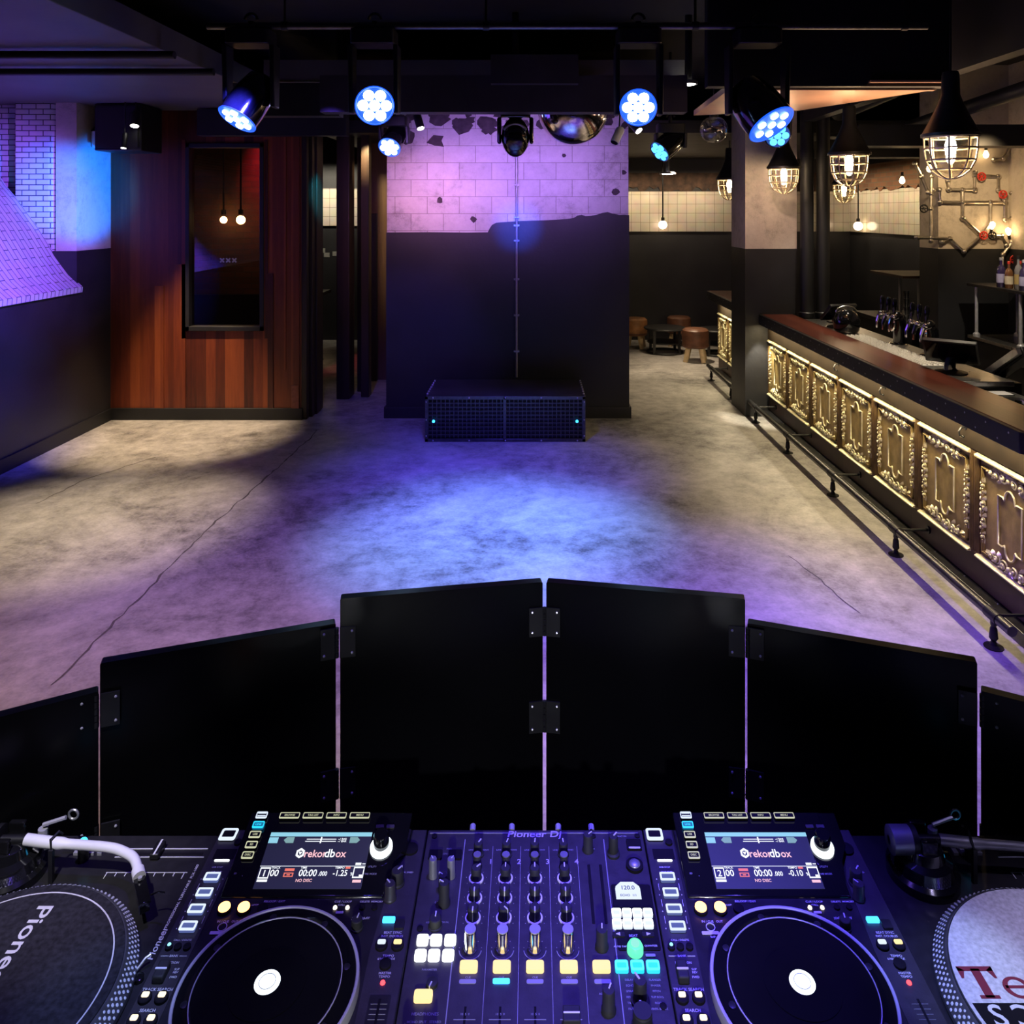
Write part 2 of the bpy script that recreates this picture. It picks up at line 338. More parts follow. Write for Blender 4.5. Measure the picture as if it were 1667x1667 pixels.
M_rbrick = bricky('red_brick', (.22, .09, .05), (.14, .06, .04), (.12, .09, .07), .22, .075, .008, 'XZ', .8)
M_rbrick_y = bricky('orange_brick', (.20, .085, .035), (.10, .045, .02), (.12, .085, .05), .22, .075, .008, 'YZ', .8)
M_tile = bricky('cream_wall_tile', (.66, .60, .50), (.60, .54, .45), (.16, .13, .10), .165, .165, .003, 'XZ', .14, offset=0, bump=.2)
M_tile_y = bricky('cream_wall_tile_side', (.66, .60, .48), (.58, .52, .42), (.16, .13, .10), .165, .165, .003, 'YZ', .14, offset=0, bump=.2)
M_wood = wood('red_timber_planks', (.030, .005, .003), (.15, .028, .009), (.32, .075, .020))
M_woodd = wood('dark_timber', (.012, .008, .006), (.03, .018, .012), (.05, .03, .02), .08)
M_bartop = wood('mahogany_top', (.07, .016, .010), (.12, .03, .018), (.17, .045, .026), .12, 'X', .28, (10, .8, 10))
M_gold = mat('aged_gilt_wood', (.38, .27, .10), .42, .35, .35, 9, .15, 40)
M_goldl = mat('gilt_carving', (.84, .74, .47), .36, .45, .25, 14, .1, 60)
M_goldd = mat('brown_gilt_stile', (.15, .09, .035), .5, .2, .35, 12)
M_plinth = wood('brown_plinth_board', (.03, .016, .010), (.06, .032, .02), (.09, .05, .032), .3, 'Y', .5, (8, 2, 8))
M_steel = mat('brushed_steel', (.55, .54, .52), .3, 1, .15, 30)
M_steeld = mat('dark_steel', (.13, .13, .135), .35, 1, .2, 25)
M_chrome = mat('chrome', (.75, .74, .72), .08, 1, .05, 10)
M_pipe = mat('galvanised_pipe', (.50, .46, .41), .35, 1, .25, 20)
M_red = mat('red_valve_paint', (.55, .03, .02), .4, 0, .2, 30)
M_white = mat('white_plastic', (.72, .72, .74), .4, 0, .08, 20)
M_grey = mat('grey_metal', (.30, .30, .32), .4, .6, .15, 20)
M_silver = mat('silver_metal', (.62, .62, .66), .34, .55, .1, 30)
M_leather_t = mat('tan_leather', (.36, .16, .06), .45, 0, .3, 12, .2, 80)
M_leather_b = mat('brown_leather', (.13, .055, .03), .4, 0, .3, 12, .2, 80)
M_paleWood = mat('pale_log_wood', (.56, .42, .24), .6, 0, .2, 14)
M_ply = mat('raw_plywood_edge', (.50, .27, .10), .6, 0, .25, 20)
M_screen_panel = mat('black_booth_board', (.002, .002, .0025), .30, 0, .2, 4, spec=.16)
M_face = mat('charcoal_faceplate', (.042, .038, .044), .42, .25, .12, 60, .05, 300)
M_face2 = mat('black_faceplate', (.018, .017, .020), .35, .1, .15, 60)
M_mat_l = mat('charcoal_felt', (.017, .016, .022), .9, 0, .5, 160, .2, 300, spec=.2)
M_mat_r = mat('pale_felt', (.50, .50, .54), .9, 0, .22, 190, .2, 300, spec=.2)
M_ink = mat('maroon_ink', (.16, .012, .03), .8, 0, .1, 50)
M_inkk = mat('black_ink', (.008, .007, .010), .8, 0, .1, 50, spec=.1)
M_letter = mat('white_print', (.60, .60, .63), .6, 0, .05, 20)
M_letterd = mat('grey_print', (.26, .26, .29), .6, 0, .05, 20)
M_glass = glassy('clear_glass'); M_pane = glassy('window_glass', (.75, .72, .72), .10, .01)
M_lampglass = glassy('lamp_glass', (.98, .95, .9), .10, .05)
G_bulb = glow('warm_filament', (1, .74, .44), 170); G_bulb2 = glow('warm_bulb', (1, .66, .30), 26); G_globe = glow('opal_globe', (1, .74, .46), 9, (.5, .45, .4))
G_led = glow('blue_white_led', (.42, .66, 1), 22); G_rim = glow('lens_scatter_glow', (.01, .09, 1), 1.6); G_ledd = glow('dim_cyan_led', (.10, .55, 1), 2.2)
G_spot = glow('white_spot', (1, .93, .85), 14)
G_w = glow('white_key_light', (.92, .97, 1), 2.6); G_w1 = glow('soft_white_key', (.75, .85, 1), 1.1); G_y = glow('yellow_key_light', (1, .76, .34), 1.25); G_yd = glow('cream_key_outline', (.80, .82, .52), .75)
G_c = glow('cyan_key_light', (.02, .62, 1), 1.4); G_cs = glow('cyan_key_bright', (.04, .5, 1), 3.2); G_g = glow('green_key_light', (.15, 1, .55), 1.1); G_o = glow('orange_key_light', (1, .42, .12), 5); G_r = glow('red_led', (1, .05, .06), 3.5)
G_scr = glow('screen_backlight', (.030, .036, .060), .4); G_bar = glow('screen_light_blue', (.32, .72, .88), .9); G_txt = glow('screen_white_text', (.9, .95, 1), 1.2); G_pink = glow('screen_pink_text', (1, .55, .60), 1.1); G_redt = glow('screen_red', (1, .22, .14), .9); G_teal = glow('screen_teal', (.30, .55, .55), .7); G_grey = glow('screen_grey', (.28, .38, .42), .6)
G_jog = glow('jog_display', (.80, .90, 1), 2.4)
# ------------------------------------------------------------------ the setting
TOP = 3.95
struct('floor', MB().box(-7, 7, -1.2, 15, -.12, 0), M_floor)
struct('ceiling', MB().box(-7, 7, -1.2, 15, TOP, TOP + .1), M_ceil)
# left wall: dark dado with a brick flare above it, plaster pier at the far end
struct('wall_left', MB().box(-4.92, -4.67, -1.2, 7.93, 0, 1.50).box(-4.92, -4.67, 7.93, 8.6, 0, 1.90), M_paint)
pier = struct('wall_left_pier', MB().box(-4.885, -4.672, 7.93, 8.6, 1.90, TOP), M_plain)
struct('baseboard_left', MB().box(-4.67, -4.65, -1.2, 8.55, 0, .13), M_paint2, bevel=.004)
# glazed brick column with a rounded edge, and the darker brick behind it
col = [(-5.31, 7.95), (-4.98, 7.95)] + [(-4.98 + .09 * math.sin(a), 8.04 - .09 * math.cos(a)) for a in [PI / 2 * k / 6 for k in range(7)]] + [(-4.89, 8.3), (-5.31, 8.3)]
struct('wall_left_column', MB().prism(col, lambda u, v, w: Vector((u, v, w)), 1.3, TOP), M_wbrick, angle=50)
struct('wall_left_recess', MB().box(-6.6, -5.31, 8.12, 8.3, 1.0, TOP).box(-6.7, -6.6, -1.2, 8.3, 1.0, TOP), M_wbrick)
prof = [(-5.62, 3.0), (-5.52, 2.74), (-5.42, 2.575), (-5.27, 2.40), (-5.08, 2.14), (-4.89, 1.83), (-4.76, 1.655), (-4.625, 1.53)]
def flare():
    fine = []
    for i in range(len(prof) - 1):
        for k in range(4):
            t = k / 4; fine.append((prof[i][0] * (1 - t) + prof[i + 1][0] * t, prof[i][1] * (1 - t) + prof[i + 1][1] * t))
    fine.append(prof[-1]); me = bpy.data.meshes.new('wall_left_flare'); vs = []; fs = []; L = [0]
    for i in range(1, len(fine)): L.append(L[-1] + math.dist(fine[i], fine[i - 1]))
    loop = fine + [(-4.63, 1.475), (-4.90, 1.475), (-5.9, 2.6)]
    n = len(loop); y0, y1 = -1.0, 7.96
    vs = [(x, y0, z) for x, z in loop] + [(x, y1, z) for x, z in loop]
    fs = [(i, (i + 1) % n, n + (i + 1) % n, n + i) for i in range(n)] + [tuple(range(n - 1, -1, -1)), tuple(range(n, 2 * n))]
    me.from_pydata(vs, [], fs); bm = bmesh.new(); bm.from_mesh(me); bmesh.ops.recalc_face_normals(bm, faces=bm.faces)
    uv = bm.loops.layers.uv.new('courses'); bm.verts.ensure_lookup_table()
    L2 = L + [L[-1] + .055, L[-1] + .3, L[-1] + 1.0]
    for f in bm.faces:
        for l in f.loops:
            i = l.vert.index % n; l[uv].uv = (L2[i], l.vert.co.y)
    bm.to_mesh(me); bm.free(); me.shade_smooth(); me.set_sharp_from_angle(angle=.6); me.materials.append(M_wbrick_s)
    o = bpy.data.objects.new('wall_left_flare', me); COL.objects.link(o); tag(o, kind='structure')
flare()
# timber wall with its window
yw = 8.57; wx0, wx1, wz0, wz1 = -3.835, -2.97, .985, 3.06
struct('wall_back_timber', MB().box(-4.67, wx0, yw, yw + .12, .12, TOP).box(wx1, -2.56, yw, yw + .12, .12, TOP).box(wx0, wx1, yw, yw + .12, .12, wz0).box(wx0, wx1, yw, yw + .12, wz1, TOP), M_wood)
tr = MB()
random.seed(3)
for (x0, x1, z0, z1) in ((-3.97, -3.84, .12, 1.72), (-4.18, -4.08, .12, 1.48), (-2.93, -2.87, .12, 1.62), (-2.80, -2.73, .55, 3.4), (-2.67, -2.58, .12, 3.4), (-3.88, -3.84, .9, 3.1), (-2.97, -2.93, .9, 3.1)):
    tr.box(x0, x1, yw - .012, yw, z0, z1)
struct('wall_back_planks', tr, M_wood)
struct('trim_4', MB().box(-2.665, -2.585, yw - .02, yw - .01, .13, .385), mat('patched_timber', (.26, .075, .045), .5, 0, .3, 20))
struct('baseboard_back', MB().box(-4.67, -2.545, yw - .02, yw, 0, .13), M_paint2, bevel=.004)
w = struct('window_1', MB().box(wx0, wx0 + .045, yw - .03, yw + .1, wz0, wz1).box(wx1 - .045, wx1, yw - .03, yw + .1, wz0, wz1).box(wx0, wx1, yw - .03, yw + .1, wz0, wz0 + .05).box(wx0, wx1, yw - .03, yw + .1, wz1 - .05, wz1), M_paint2, bevel=.004)
MB().box(wx0 + .04, wx1 - .04, yw + .04, yw + .05, wz0 + .04, wz1 - .04).build('pane', M_pane, w)
pl = Plane((-3.385, yw + .038, 1.762), (1, 0, 0), (0, 0, 1)); lt = MB()
for k in (-1, 0, 1):                                   # three little crosses on the glass
    for s in (1, -1):
        c = pl(k * .068, 0); lt.obox(c, Vector((.022, 0, .022 * s)), Vector((0, .002, 0)), Vector((-.0055 * s, 0, .0055)))
lt.build('cross_mark', M_white, w)
# timber jamb at the mouth of the passage
struct('door_1', MB().box(-2.56, -2.50, yw, 8.66, 0, TOP).box(-2.555, -2.47, 8.68, 8.78, 0, TOP).box(-2.56, -2.45, 8.80, 8.98, 0, TOP).box(-2.555, -2.46, 9.0, 9.09, 0, TOP), M_woodd, bevel=.006)
struct('wall_snug_front', MB().box(-2.62, -2.56, 8.69, 9.1, 0, TOP), M_woodd)
# room behind the window
struct('wall_snug', MB().box(-4.67, -3.25, 10.3, 10.4, 1.2, TOP), M_rbrick)
struct('wall_snug_dado', MB().box(-4.67, -3.25, 10.28, 10.4, 0, 1.2), M_paint2)
struct('wall_snug_side', MB().box(-4.77, -4.67, 8.6, 13.9, 0, TOP), M_paint2)
# centre pier: plaster blocks with a torn edge of charcoal paint over the lower half
pY = 8.65; P0, P1 = -1.627, 1.071
struct('wall_centre', MB().box(P0, P1, pY, 9.25, 0, TOP), M_plaster)
edge = [(628, 378.5), (700, 378), (760, 378.6), (794, 378.2), (797, 372), (801, 366), (808, 362.5), (818, 361.6), (832, 360.8), (850, 359.6), (868, 359), (886, 358.6), (905, 357.8), (922, 356.4), (934, 354.8), (940, 351), (947, 349.6), (953, 352), (962, 351.4), (972, 349.4), (980, 346.6), (989, 345.2), (997, 347.6), (1008, 349.8), (1016, 349.4), (1025, 350.2)]
poly = [(p.x, p.z) for p in (px(x, y, pY) for x, y in edge)]; poly[0] = (P0 - .008, poly[0][1]); poly[-1] = (P1 + .008, poly[-1][1])
struct('wall_centre_paint', MB().prism(poly + [(P1 + .008, 0), (P0 - .008, 0)], lambda u, v, w: Vector((u, w, v)), pY - .008, pY + .3), M_paint)
struct('baseboard_centre', MB().box(P0 - .03, P1 + .03, pY - .03, pY + .3, 0, .125), M_paint, bevel=.004)
# broken patches at the head of the pier
br = MB()
random.seed(11)
for k in range(34):
    x = random.choice((random.gauss(-.75, .22), random.gauss(-.3, .25), random.gauss(-1.15, .2), random.gauss(.85, .12))); z = 3.42 - abs(random.gauss(0, .17))
    r = random.uniform(.04, .13); n = 7
    poly = [(x + r * random.uniform(.5, 1.2) * math.cos(2 * PI * i / n), z + r * random.uniform(.3, .9) * math.sin(2 * PI * i / n)) for i in range(n)]
    br.prism(poly, lambda u, v, w: Vector((u, w, v)), pY - .012 - .001 * k / 34, pY + .01)
for (x, z, r) in ((-1.035, 2.43, .045), (.93, 2.52, .05), (1.02, 2.74, .04), (-.66, 2.22, .05), (.35, 2.93, .03)):
    br.prism([(x + r * random.uniform(.5, 1) * math.cos(2 * PI * i / 8), z + r * random.uniform(.5, 1) * math.sin(2 * PI * i / 8)) for i in range(8)], lambda u, v, w: Vector((u, w, v)), pY - .004, pY + .01)
struct('wall_centre_scars', br, mat('scorched_plaster', (.055, .042, .045), .9, 0, .4, 14, .3, 40))
# passage between timber wall and pier
struct('pillar_passage', MB().box(-2.41, -2.25, 9.5, 9.78, 0, TOP), M_woodd, bevel=.01)
struct('pillar_passage_side', MB().box(-2.245, -2.13, 9.9, 10.0, 0, TOP).box(-2.13, -2.03, 9.6, 9.75, 0, TOP), M_woodd, bevel=.006)
struct('wall_passage', MB().box(-2.35, -1.5, 10.6, 10.7, 0, TOP), wood('passage_timber', (.08, .05, .03), (.16, .10, .055), (.24, .15, .085), .13))
struct('door_2', MB().box(-2.30, -2.12, 10.52, 10.6, 0, 2.28), M_paint2, bevel=.006)
# far wall with its tile band
yb = 13.9
struct('wall_far', MB().box(-7, 7, yb, yb + .15, 0, TOP), M_paint)
struct('trim_1', MB().box(-1.5, 5.7, yb - .03, yb, 1.947, 2.665), M_tile)
struct('trim_2', MB().box(-4.6, -3.0, yb - .03, yb, 2.05, 2.72), M_tile)
rag = MB(); random.seed(5)
top = [(1.5 + .075 * k, 2.665 + random.uniform(-.05, .10)) for k in range(56)]
rag.prism([(1.5, 3.0)] + top + [(5.7, 3.0)], lambda u, v, w: Vector((u, w, v)), yb - .02, yb)
struct('wall_far_brick', rag, mat('sooty_brick', (.05, .026, .016), .85, 0, .6, 9, .3, 20))
struct('wall_right_far', MB().box(5.7, 5.85, 9.12, yb, 0, TOP), M_paint)
struct('trim_3', MB().box(5.67, 5.70, 9.12, yb - .03, 1.95, 2.665), M_tile_y)
rag = MB(); top = [(9.2 + .08 * k, 2.665 + random.uniform(-.03, .05)) for k in range(58)]
rag.prism([(9.2, 3.10)] + top + [(13.8, 3.10)], lambda u, v, w: Vector((w, u, v)), 5.66, 5.70)
struct('wall_right_brick', rag, M_rbrick_y)
# back-bar block and right wall
struct('wall_bar_block', MB().box(4.56, 5.36, 8.7, 9.12, 0, 1.886), M_paint)
struct('wall_bar_block_plaster', MB().box(4.56, 5.36, 8.7, 9.12, 1.886, TOP), M_plain)
struct('wall_right', MB().box(5.35, 5.7, -1.2, 9.1, 0, 1.886), M_paint)
struct('wall_right_plaster', MB().box(5.35, 5.7, -1.2, 9.1, 1.886, TOP), M_plain)
struct('pillar_bar', MB().box(2.39, 2.97, 8.7, 9.3, 0, 1.886), M_paint)
struct('pillar_bar_plaster', MB().box(2.39, 2.97, 8.7, 9.3, 1.886, TOP), M_plain)
# ceilings: grey soffit on the left, beams, low soffit over the bar
struct('ceiling_soffit_left', MB().box(-6.6, -2.56, -1.2, 8.56, 3.42, 3.6), M_soffit, bevel=.005)
struct('ceiling_soffit_centre', MB().box(-2.3, 1.3, 6.62, 8.62, 3.43, 3.6), M_soffit)
b = MB().box(-1.65, 1.2, 6.0, 6.16, 3.075, 3.36).box(-.32, .35, 5.9, 5.98, 3.28, 3.5)
struct('beam_centre', b, mat('violet_grey_beam', (.035, .03, .04), .6, 0, .3, 3))
struct('beam_cross', MB().box(-2.56, -1.65, 6.6, 6.75, 3.12, 3.4).box(-3.6, -2.0, 8.3, 8.45, 3.12, 3.4).box(-2.5, 1.1, 4.2, 4.4, 3.62, 3.9), M_paint2)
struct('ceiling_passage', MB().box(-2.6, 5.7, 9.3, 13.9, 3.25, 3.4), M_paint2)
c = MB()                                               # low soffit with the copper underside
cs = [(1.375, 5.42), (2.83, 5.42), (2.25, 6.54), (1.43, 6.87)]
c.prism(cs, lambda u, v, w: Vector((u, v, w)), 3.156, 3.20)
struct('ceiling_soffit_bar', c, M_copper)
struct('beam_bar_edge', MB().box(2.3, 2.85, 5.26, 5.30, 3.182, 3.196).box(1.40, 2.80, 5.38, 5.42, 3.146, 3.156), M_copper)
struct('beam_bar', MB().box(1.2, 2.86, 5.30, 5.40, 3.16, 3.9).box(3.0, 3.12, 2.5, 8.6, 3.3, 3.9), M_paint2)
struct('beam_bar_right', MB().box(3.2, 5.35, 7.6, 7.9, 2.95, 3.16).box(3.2, 5.35, 6.0, 6.25, 3.66, 3.9).box(3.6, 5.7, 9.6, 9.9, 2.98, 3.2), M_paint2)
# cracks across the floor
def crack(pts, wdt, name='floor_crack'):
    random.seed(len(pts)); P = []
    for (a, b2) in zip(pts, pts[1:]):
        A, B = on(*a, 0), on(*b2, 0); n = max(2, int((B - A).length / .07))
        P += [A + (B - A) * k / n for k in range(n)]
    P.append(on(*pts[-1], 0)); vs = []; fs = []
    for i, p in enumerate(P):
        j = Vector((random.uniform(-.012, .012), random.uniform(-.012, .012), 0)); ww = wdt * random.uniform(.3, 1.2)
        vs += [p + j + Vector((-ww, 0, .0015)), p + j + Vector((ww, 0, .0015)), p + j + Vector((0, 0, -.002))]
    for i in range(len(P) - 1):
        a = 3 * i; fs += [(a, a + 1, a + 4, a + 3), (a + 1, a + 2, a + 5, a + 4), (a + 2, a, a + 3, a + 5)]
    tag(MB().add(vs, fs).build(name, M_crack), kind='structure')
M_crack = mat('floor_crack_dirt', (.10, .09, .085), .8, 0, .3, 30)
crack([(84, 1115), (130, 1070), (200, 1000), (245, 955), (330, 868), (420, 790), (470, 745), (505, 713), (515, 700)], .008)
crack([(1285, 905), (1325, 935), (1400, 1000)], .004)
crack([(60, 820), (140, 780), (250, 745)], .004)
# ------------------------------------------------------------------ bar
XP, XS = 2.66, 2.54
PY = [8.72 - .68 * k for k in range(8)]                # panel boundaries, far to near
def panel_meshes():
    t = thing('carved_bar_panel', '', 'bar panel', (XP, 0, .10), 'carved panels along the bar front')
    W, Zb, Zt = .68, .25, .875
    MB().box(XP, XP + .03, 0, W, Zb, Zt).build('backing_board', M_gold, t)
    for s in (0, W - .05):                             # fluted stiles at both ends
        st = MB(); st.box(XP - .012, XP, s, s + .05, Zb, Zt)
        for k in range(3): st.box(XP - .017, XP - .012, s + .008 + .014 * k, s + .014 + .014 * k, Zb + .02, Zt - .03)
        st.build('stile', M_goldd, t, bevel=.002)
    def rail(z, d, h): return MB().prism([(0, 0), (d, .004), (d, h * .5), (d * .4, h), (0, h)], lambda u, v, w: Vector((XP - u, w, z + v)), .035, W - .035)
    rail(Zt - .03, .034, .026).build('top_moulding', M_goldl, t); rail(Zb, .034, .022).build('bottom_moulding', M_goldl, t)
    a0, a1, z0, z1 = .085, W - .085, Zb + .055, Zt - .075
    for sd, e in ((a0, 1), (a1, -1)):                  # the moulding runs in two halves between the carvings
        fr = MB()
        for (p, q) in (((sd, z0), (sd, z1)), ((sd, z1), (sd + e * .10, z1)), ((sd, z0), (sd + e * .05, z0))):
            lo, hi = (min(p[0], q[0]) - .009, min(p[1], q[1]) - .009), (max(p[0], q[0]) + .009, max(p[1], q[1]) + .009)
            fr.box(XP - .012, XP, lo[0], hi[0], lo[1], hi[1])
            fr.box(XP - .02, XP, lo[0] + .005, hi[0] - .005, lo[1] + .005, hi[1] - .005)
        fr.build('frame_moulding', M_gold, t, bevel=.002)
    c, hw = W / 2, .108; b0, b1 = Zb + .160, Zt - .185   # inner cartouche with an arched bump top and bottom
    arch = lambda z, s: [(c - hw, z), (c - .062, z)] + [(c - .05, z - .012 * s), (c - .045, z)] + [(c + .045 * -math.cos(PI * k / 10), z + s * .052 * math.sin(PI * k / 10)) for k in range(11)] + [(c + .05, z - .012 * s), (c + .062, z), (c + hw, z)]
    loop = arch(b1, 1) + arch(b0, -1)[::-1]
    MB().tube([Vector((XP - .008, u, v)) for u, v in loop], .0065, 6, True).build('inner_moulding', M_goldl, t, angle=60)
    cv = MB(); random.seed(21)
    def done():
        nonlocal cv
        cv.build('leaf_carving', M_goldl, t, angle=60); cv = MB()
    def scroll(u, v, r, a0, sgn, turns=1.35, dep=.010, th=.0085):
        pts = []; n = 18; rad = []
        for k in range(n + 1):
            tt = k / n; a = a0 + sgn * 2 * PI * turns * tt; q = r * (1 - .82 * tt)
            pts.append((XP - dep - .012 * tt, u + q * math.cos(a), v + q * math.sin(a))); rad.append(th * (.45 + .9 * tt - .55 * tt * tt))
        cv.tube(pts, rad, 6); cv.ball(pts[-1], th * 1.25, 7, 5)
    def leaf(u, v, a, L, wd=.34, curl=.5):             # pointed leaf with a raised rib, curling to one side
        n = 5; L *= 1.25; vs = []; fs = []
        for k in range(n + 1):
            tt = k / n; aa = a + curl * tt; x = sum(math.cos(a + curl * j / n) for j in range(k)) * L / n; y = sum(math.sin(a + curl * j / n) for j in range(k)) * L / n
            hw = L * wd * math.sin(PI * min(1, .12 + .88 * tt)) ** .8 * (1 + .22 * (k % 2)); rise = .006 + .016 * math.sin(PI * tt)
            sx, sy = -math.sin(aa), math.cos(aa)
            vs += [(XP - .002, u + x + sx * hw, v + y + sy * hw), (XP - rise, u + x, v + y), (XP - .002, u + x - sx * hw, v + y - sy * hw)]
        for k in range(n): i = 3 * k; fs += [(i, i + 1, i + 4, i + 3), (i + 1, i + 2, i + 5, i + 4)]
        cv.add(vs, fs)
    def garland_h(z, s):
        for sg in (1, -1):
            out = 0 if sg > 0 else PI
            scroll(c + sg * .050, z + s * .006, .034, out + sg * s * 2.6, sg * s); scroll(c + sg * .112, z - s * .002, .027, out - sg * s * 2.2, -sg * s); scroll(c + sg * .163, z + s * .001, .019, out + sg * s * 2.4, sg * s)
            for k, (du, dv, da, L) in enumerate(((.02, .018, .9, .036), (.075, .024, .5, .034), (.085, -.016, -.6, .034), (.13, .018, .3, .032), (.14, -.014, -.4, .030), (.178, .0, .05, .040))):
                leaf(c + sg * du, z + s * dv, out + sg * s * da, L, .3, -sg * s * .7)
        for k in range(5): leaf(c, z + s * .008, PI / 2 * s + (k - 2) * .55, .044 - .005 * abs(k - 2), .24, (k - 2) * .25)
        cv.ball((XP - .016, c, z + s * .004), .013, 9, 6)
    garland_h(z1 - .004, 1); done(); garland_h(z0 + .012, -1); done()
    def garland_v(u, zc, half):
        n = 7
        for k in range(n):
            q = -1 + 2 * k / (n - 1); z = zc + q * half; g = 1 - .45 * abs(q); e = 1 if k % 2 else -1
            scroll(u + e * .010 * g, z, .019 * g, PI / 2 * e, e, 1.2, .008, .007)
            leaf(u, z + .012, PI / 2 - e * .75, .036 * g, .34, e * .5); leaf(u, z + .004, PI / 2 + e * .95, .034 * g, .34, -e * .6); leaf(u - e * .004, z - .012, -PI / 2 + e * .8, .026 * g, .34, e * .3)
            cv.ball((XP - .014, u - e * .012 * g, z + .016), .0075 * g + .002, 7, 5)
        for sgn in (1, -1): leaf(u, zc + sgn * half, sgn * PI / 2, .050, .2, .2); cv.ball((XP - .008, u, zc + sgn * (half + .066)), .006, 7, 5)
    garland_v(a0, (z0 + z1) / 2 + .01, .150); done(); garland_v(a1, (z0 + z1) / 2 - .01, .150); done()
    return t
pan = panel_meshes()
LB = ['carved gilt bar panel at the far end beside the dark pillar', 'second carved gilt bar panel from the dark pillar', 'third carved gilt bar panel from the dark pillar', 'fourth carved gilt bar panel from the dark pillar, middle of the long run',
      'fifth carved gilt bar panel from the dark pillar', 'sixth carved gilt bar panel from the dark pillar', 'seventh carved gilt bar panel from the pillar, at the near end cut by the frame']
for k in range(7):
    loc = Vector((XP, PY[k + 1], .10))
    if k == 0: pan.location = loc; pan['label'] = LB[0]
    else: dup(pan, loc, LB[k])
for k in range(3):
    dup(pan, Vector((XP, 9.32 + .58 * k, .10)), ['carved gilt bar panel just behind the dark pillar', 'carved gilt panel in the middle of the bar section beyond the pillar', 'carved gilt panel at the very end of the bar beyond the pillar'][k]).scale = (1, .84, 1)
def bar_body(y0, y1, name, label, front):
    t = thing(name, label, 'bar counter', ((XP + 3.1) / 2, (y0 + y1) / 2, 0))
    MB().box(XP + .03, 2.90, y0, y1, .0, 1.03).build('carcass', M_plinth, t)
    MB().box(XP - .004, XP + .03, y0, y1, .08, .25).build('plinth_board', M_plinth, t)
    MB().box(XP - .02, XP + .03, y0, y1, .878, 1.036).build('frieze_board', mat('brown_frieze', (.020, .013, .007), .75, 0, .3, 8, spec=.2), t, bevel=.003)
    MB().box(XS + .045, XP, y0, y1, 0.0, .075).build('kick_step', M_steeld, t, bevel=.006)
    r = MB(); n = int((y1 - y0) / .34)
    for k in range(n): r.ball((XS + .10, y0 + .1 + .34 * k, .076), .006, 6, 4, (1, 1, .5))
    if n: r.build('step_rivet', M_steel, t)
    return t
bar_body(3.95, 8.69, 'bar_counter', 'long bar counter front with brown plinth and dark steel step', 1)
bar_body(9.32, 11.05, 'bar_counter', 'short stretch of bar counter beyond the dark pillar', 1)
def bar_top(y0, y1, label, clip):
    t = thing('bar_worktop', label, 'bar top', (2.75, (y0 + y1) / 2, 1.04))
    e = [(XS + .03, y0), (2.92, y0), (2.92, y1), (XS + .03, y1)] if not clip else [(XS + .03, y0 + .05), (XS + .10, y0), (2.92, y0), (2.92, y1), (XS + .03, y1)]
    MB().prism(e, lambda u, v, w: Vector((u, v, w)), 1.045, 1.152).build('timber_top', M_bartop, t, bevel=.006)
    d = [(XS, y0 + .06), (XS + .03, y0 + .05), (XS + .03, y1), (XS, y1)]
    MB().prism(d, lambda u, v, w: Vector((u, v, w)), 1.036, 1.150).prism([(XS, y0 + .06), (XS + .10, y0 - .03), (2.92, y0 - .03), (2.92, y0), (XS + .11, y0), (XS + .03, y0 + .05)], lambda u, v, w: Vector((u, v, w)), 1.036, 1.150).build('metal_edge', M_black, t, bevel=.004)
    r = MB()
    for k in range(int((y1 - y0) / .21)):
        for z in (1.065, 1.122): r.ball((XS, y0 + .15 + .21 * k + (.1 if z < 1.1 else 0), z), .006, 6, 4, (.5, 1, 1))
    r.build('rivet', M_steel, t)
    return t
bar_top(3.98, 8.69, 'mahogany bar top with riveted black metal edge', True)
bar_top(9.32, 11.3, 'bar top with dark edge beyond the dark pillar', False)
wt = thing('steel_worktop', 'stainless steel worktop behind the mahogany bar top', 'worktop', (3.1, 6.3, .9))
MB().box(2.925, 3.34, 5.36, 8.50, 1.09, 1.125).build('top_sheet', M_steel, wt, bevel=.004)
MB().box(2.925, 3.30, 5.36, 8.50, .0, 1.09).build('base_cabinet', M_steeld, wt)
for k, (y, n) in enumerate(((6.68, 'farthest from the frame edge'), (5.8, 'midway along the bar'), (4.72, 'at the near end'))):
    pts = [(XP - .02, y, .99), (XP - .045, y, .985), (XP - .06, y, .96), (XP - .055, y, .935), (XP - .035, y, .93)]
    h = MB().tube(pts, .006, 7).ball(pts[-1], .009, 8, 6); h.cyl((XP - .024, y, .99), (XP - .019, y, .99), .018, seg=12)
    tag(h.build('coat_hook', M_black), 'small black coat hook under the bar edge, ' + n, 'hook', 'coat hooks under the bar')
def foot_rail(y0, y1, posts, label):
    t = thing('foot_rail', label, 'foot rail', (2.436, (y0 + y1) / 2, 0))
    X, Z, r = 2.436, .168, .027
    MB().cyl((X, y0, Z), (X, y1, Z), r, seg=16).build('rail', M_steeld, t)
    for y in posts:
        MB().cyl((X, y - .05, Z), (X, y + .05, Z), r + .004, seg=16).build('collar', M_black, t)
        MB().rev([(.048, 0), (.048, .006), (.02, .014), (.012, .035), (.022, .05), (.018, .10), (.012, .112), (.016, .118), (.016, .145)], (X, y, 0), seg=14).build('leg', M_black, t)
        MB().cyl((X, y, Z), (XP - .01, y, Z), .009, seg=8).rev([(.026, 0), (.026, .008)], (XP - .012, y, Z), (1, 0, 0), 12).build('wall_bracket', M_black, t)
    return t
foot_rail(3.93, 8.75, (4.09, 5.19, 6.28, 7.39, 8.45), 'long dark steel foot rail along the bar front')
foot_rail(9.3, 10.75, (9.5, 10.55), 'short dark foot rail beyond the dark pillar')
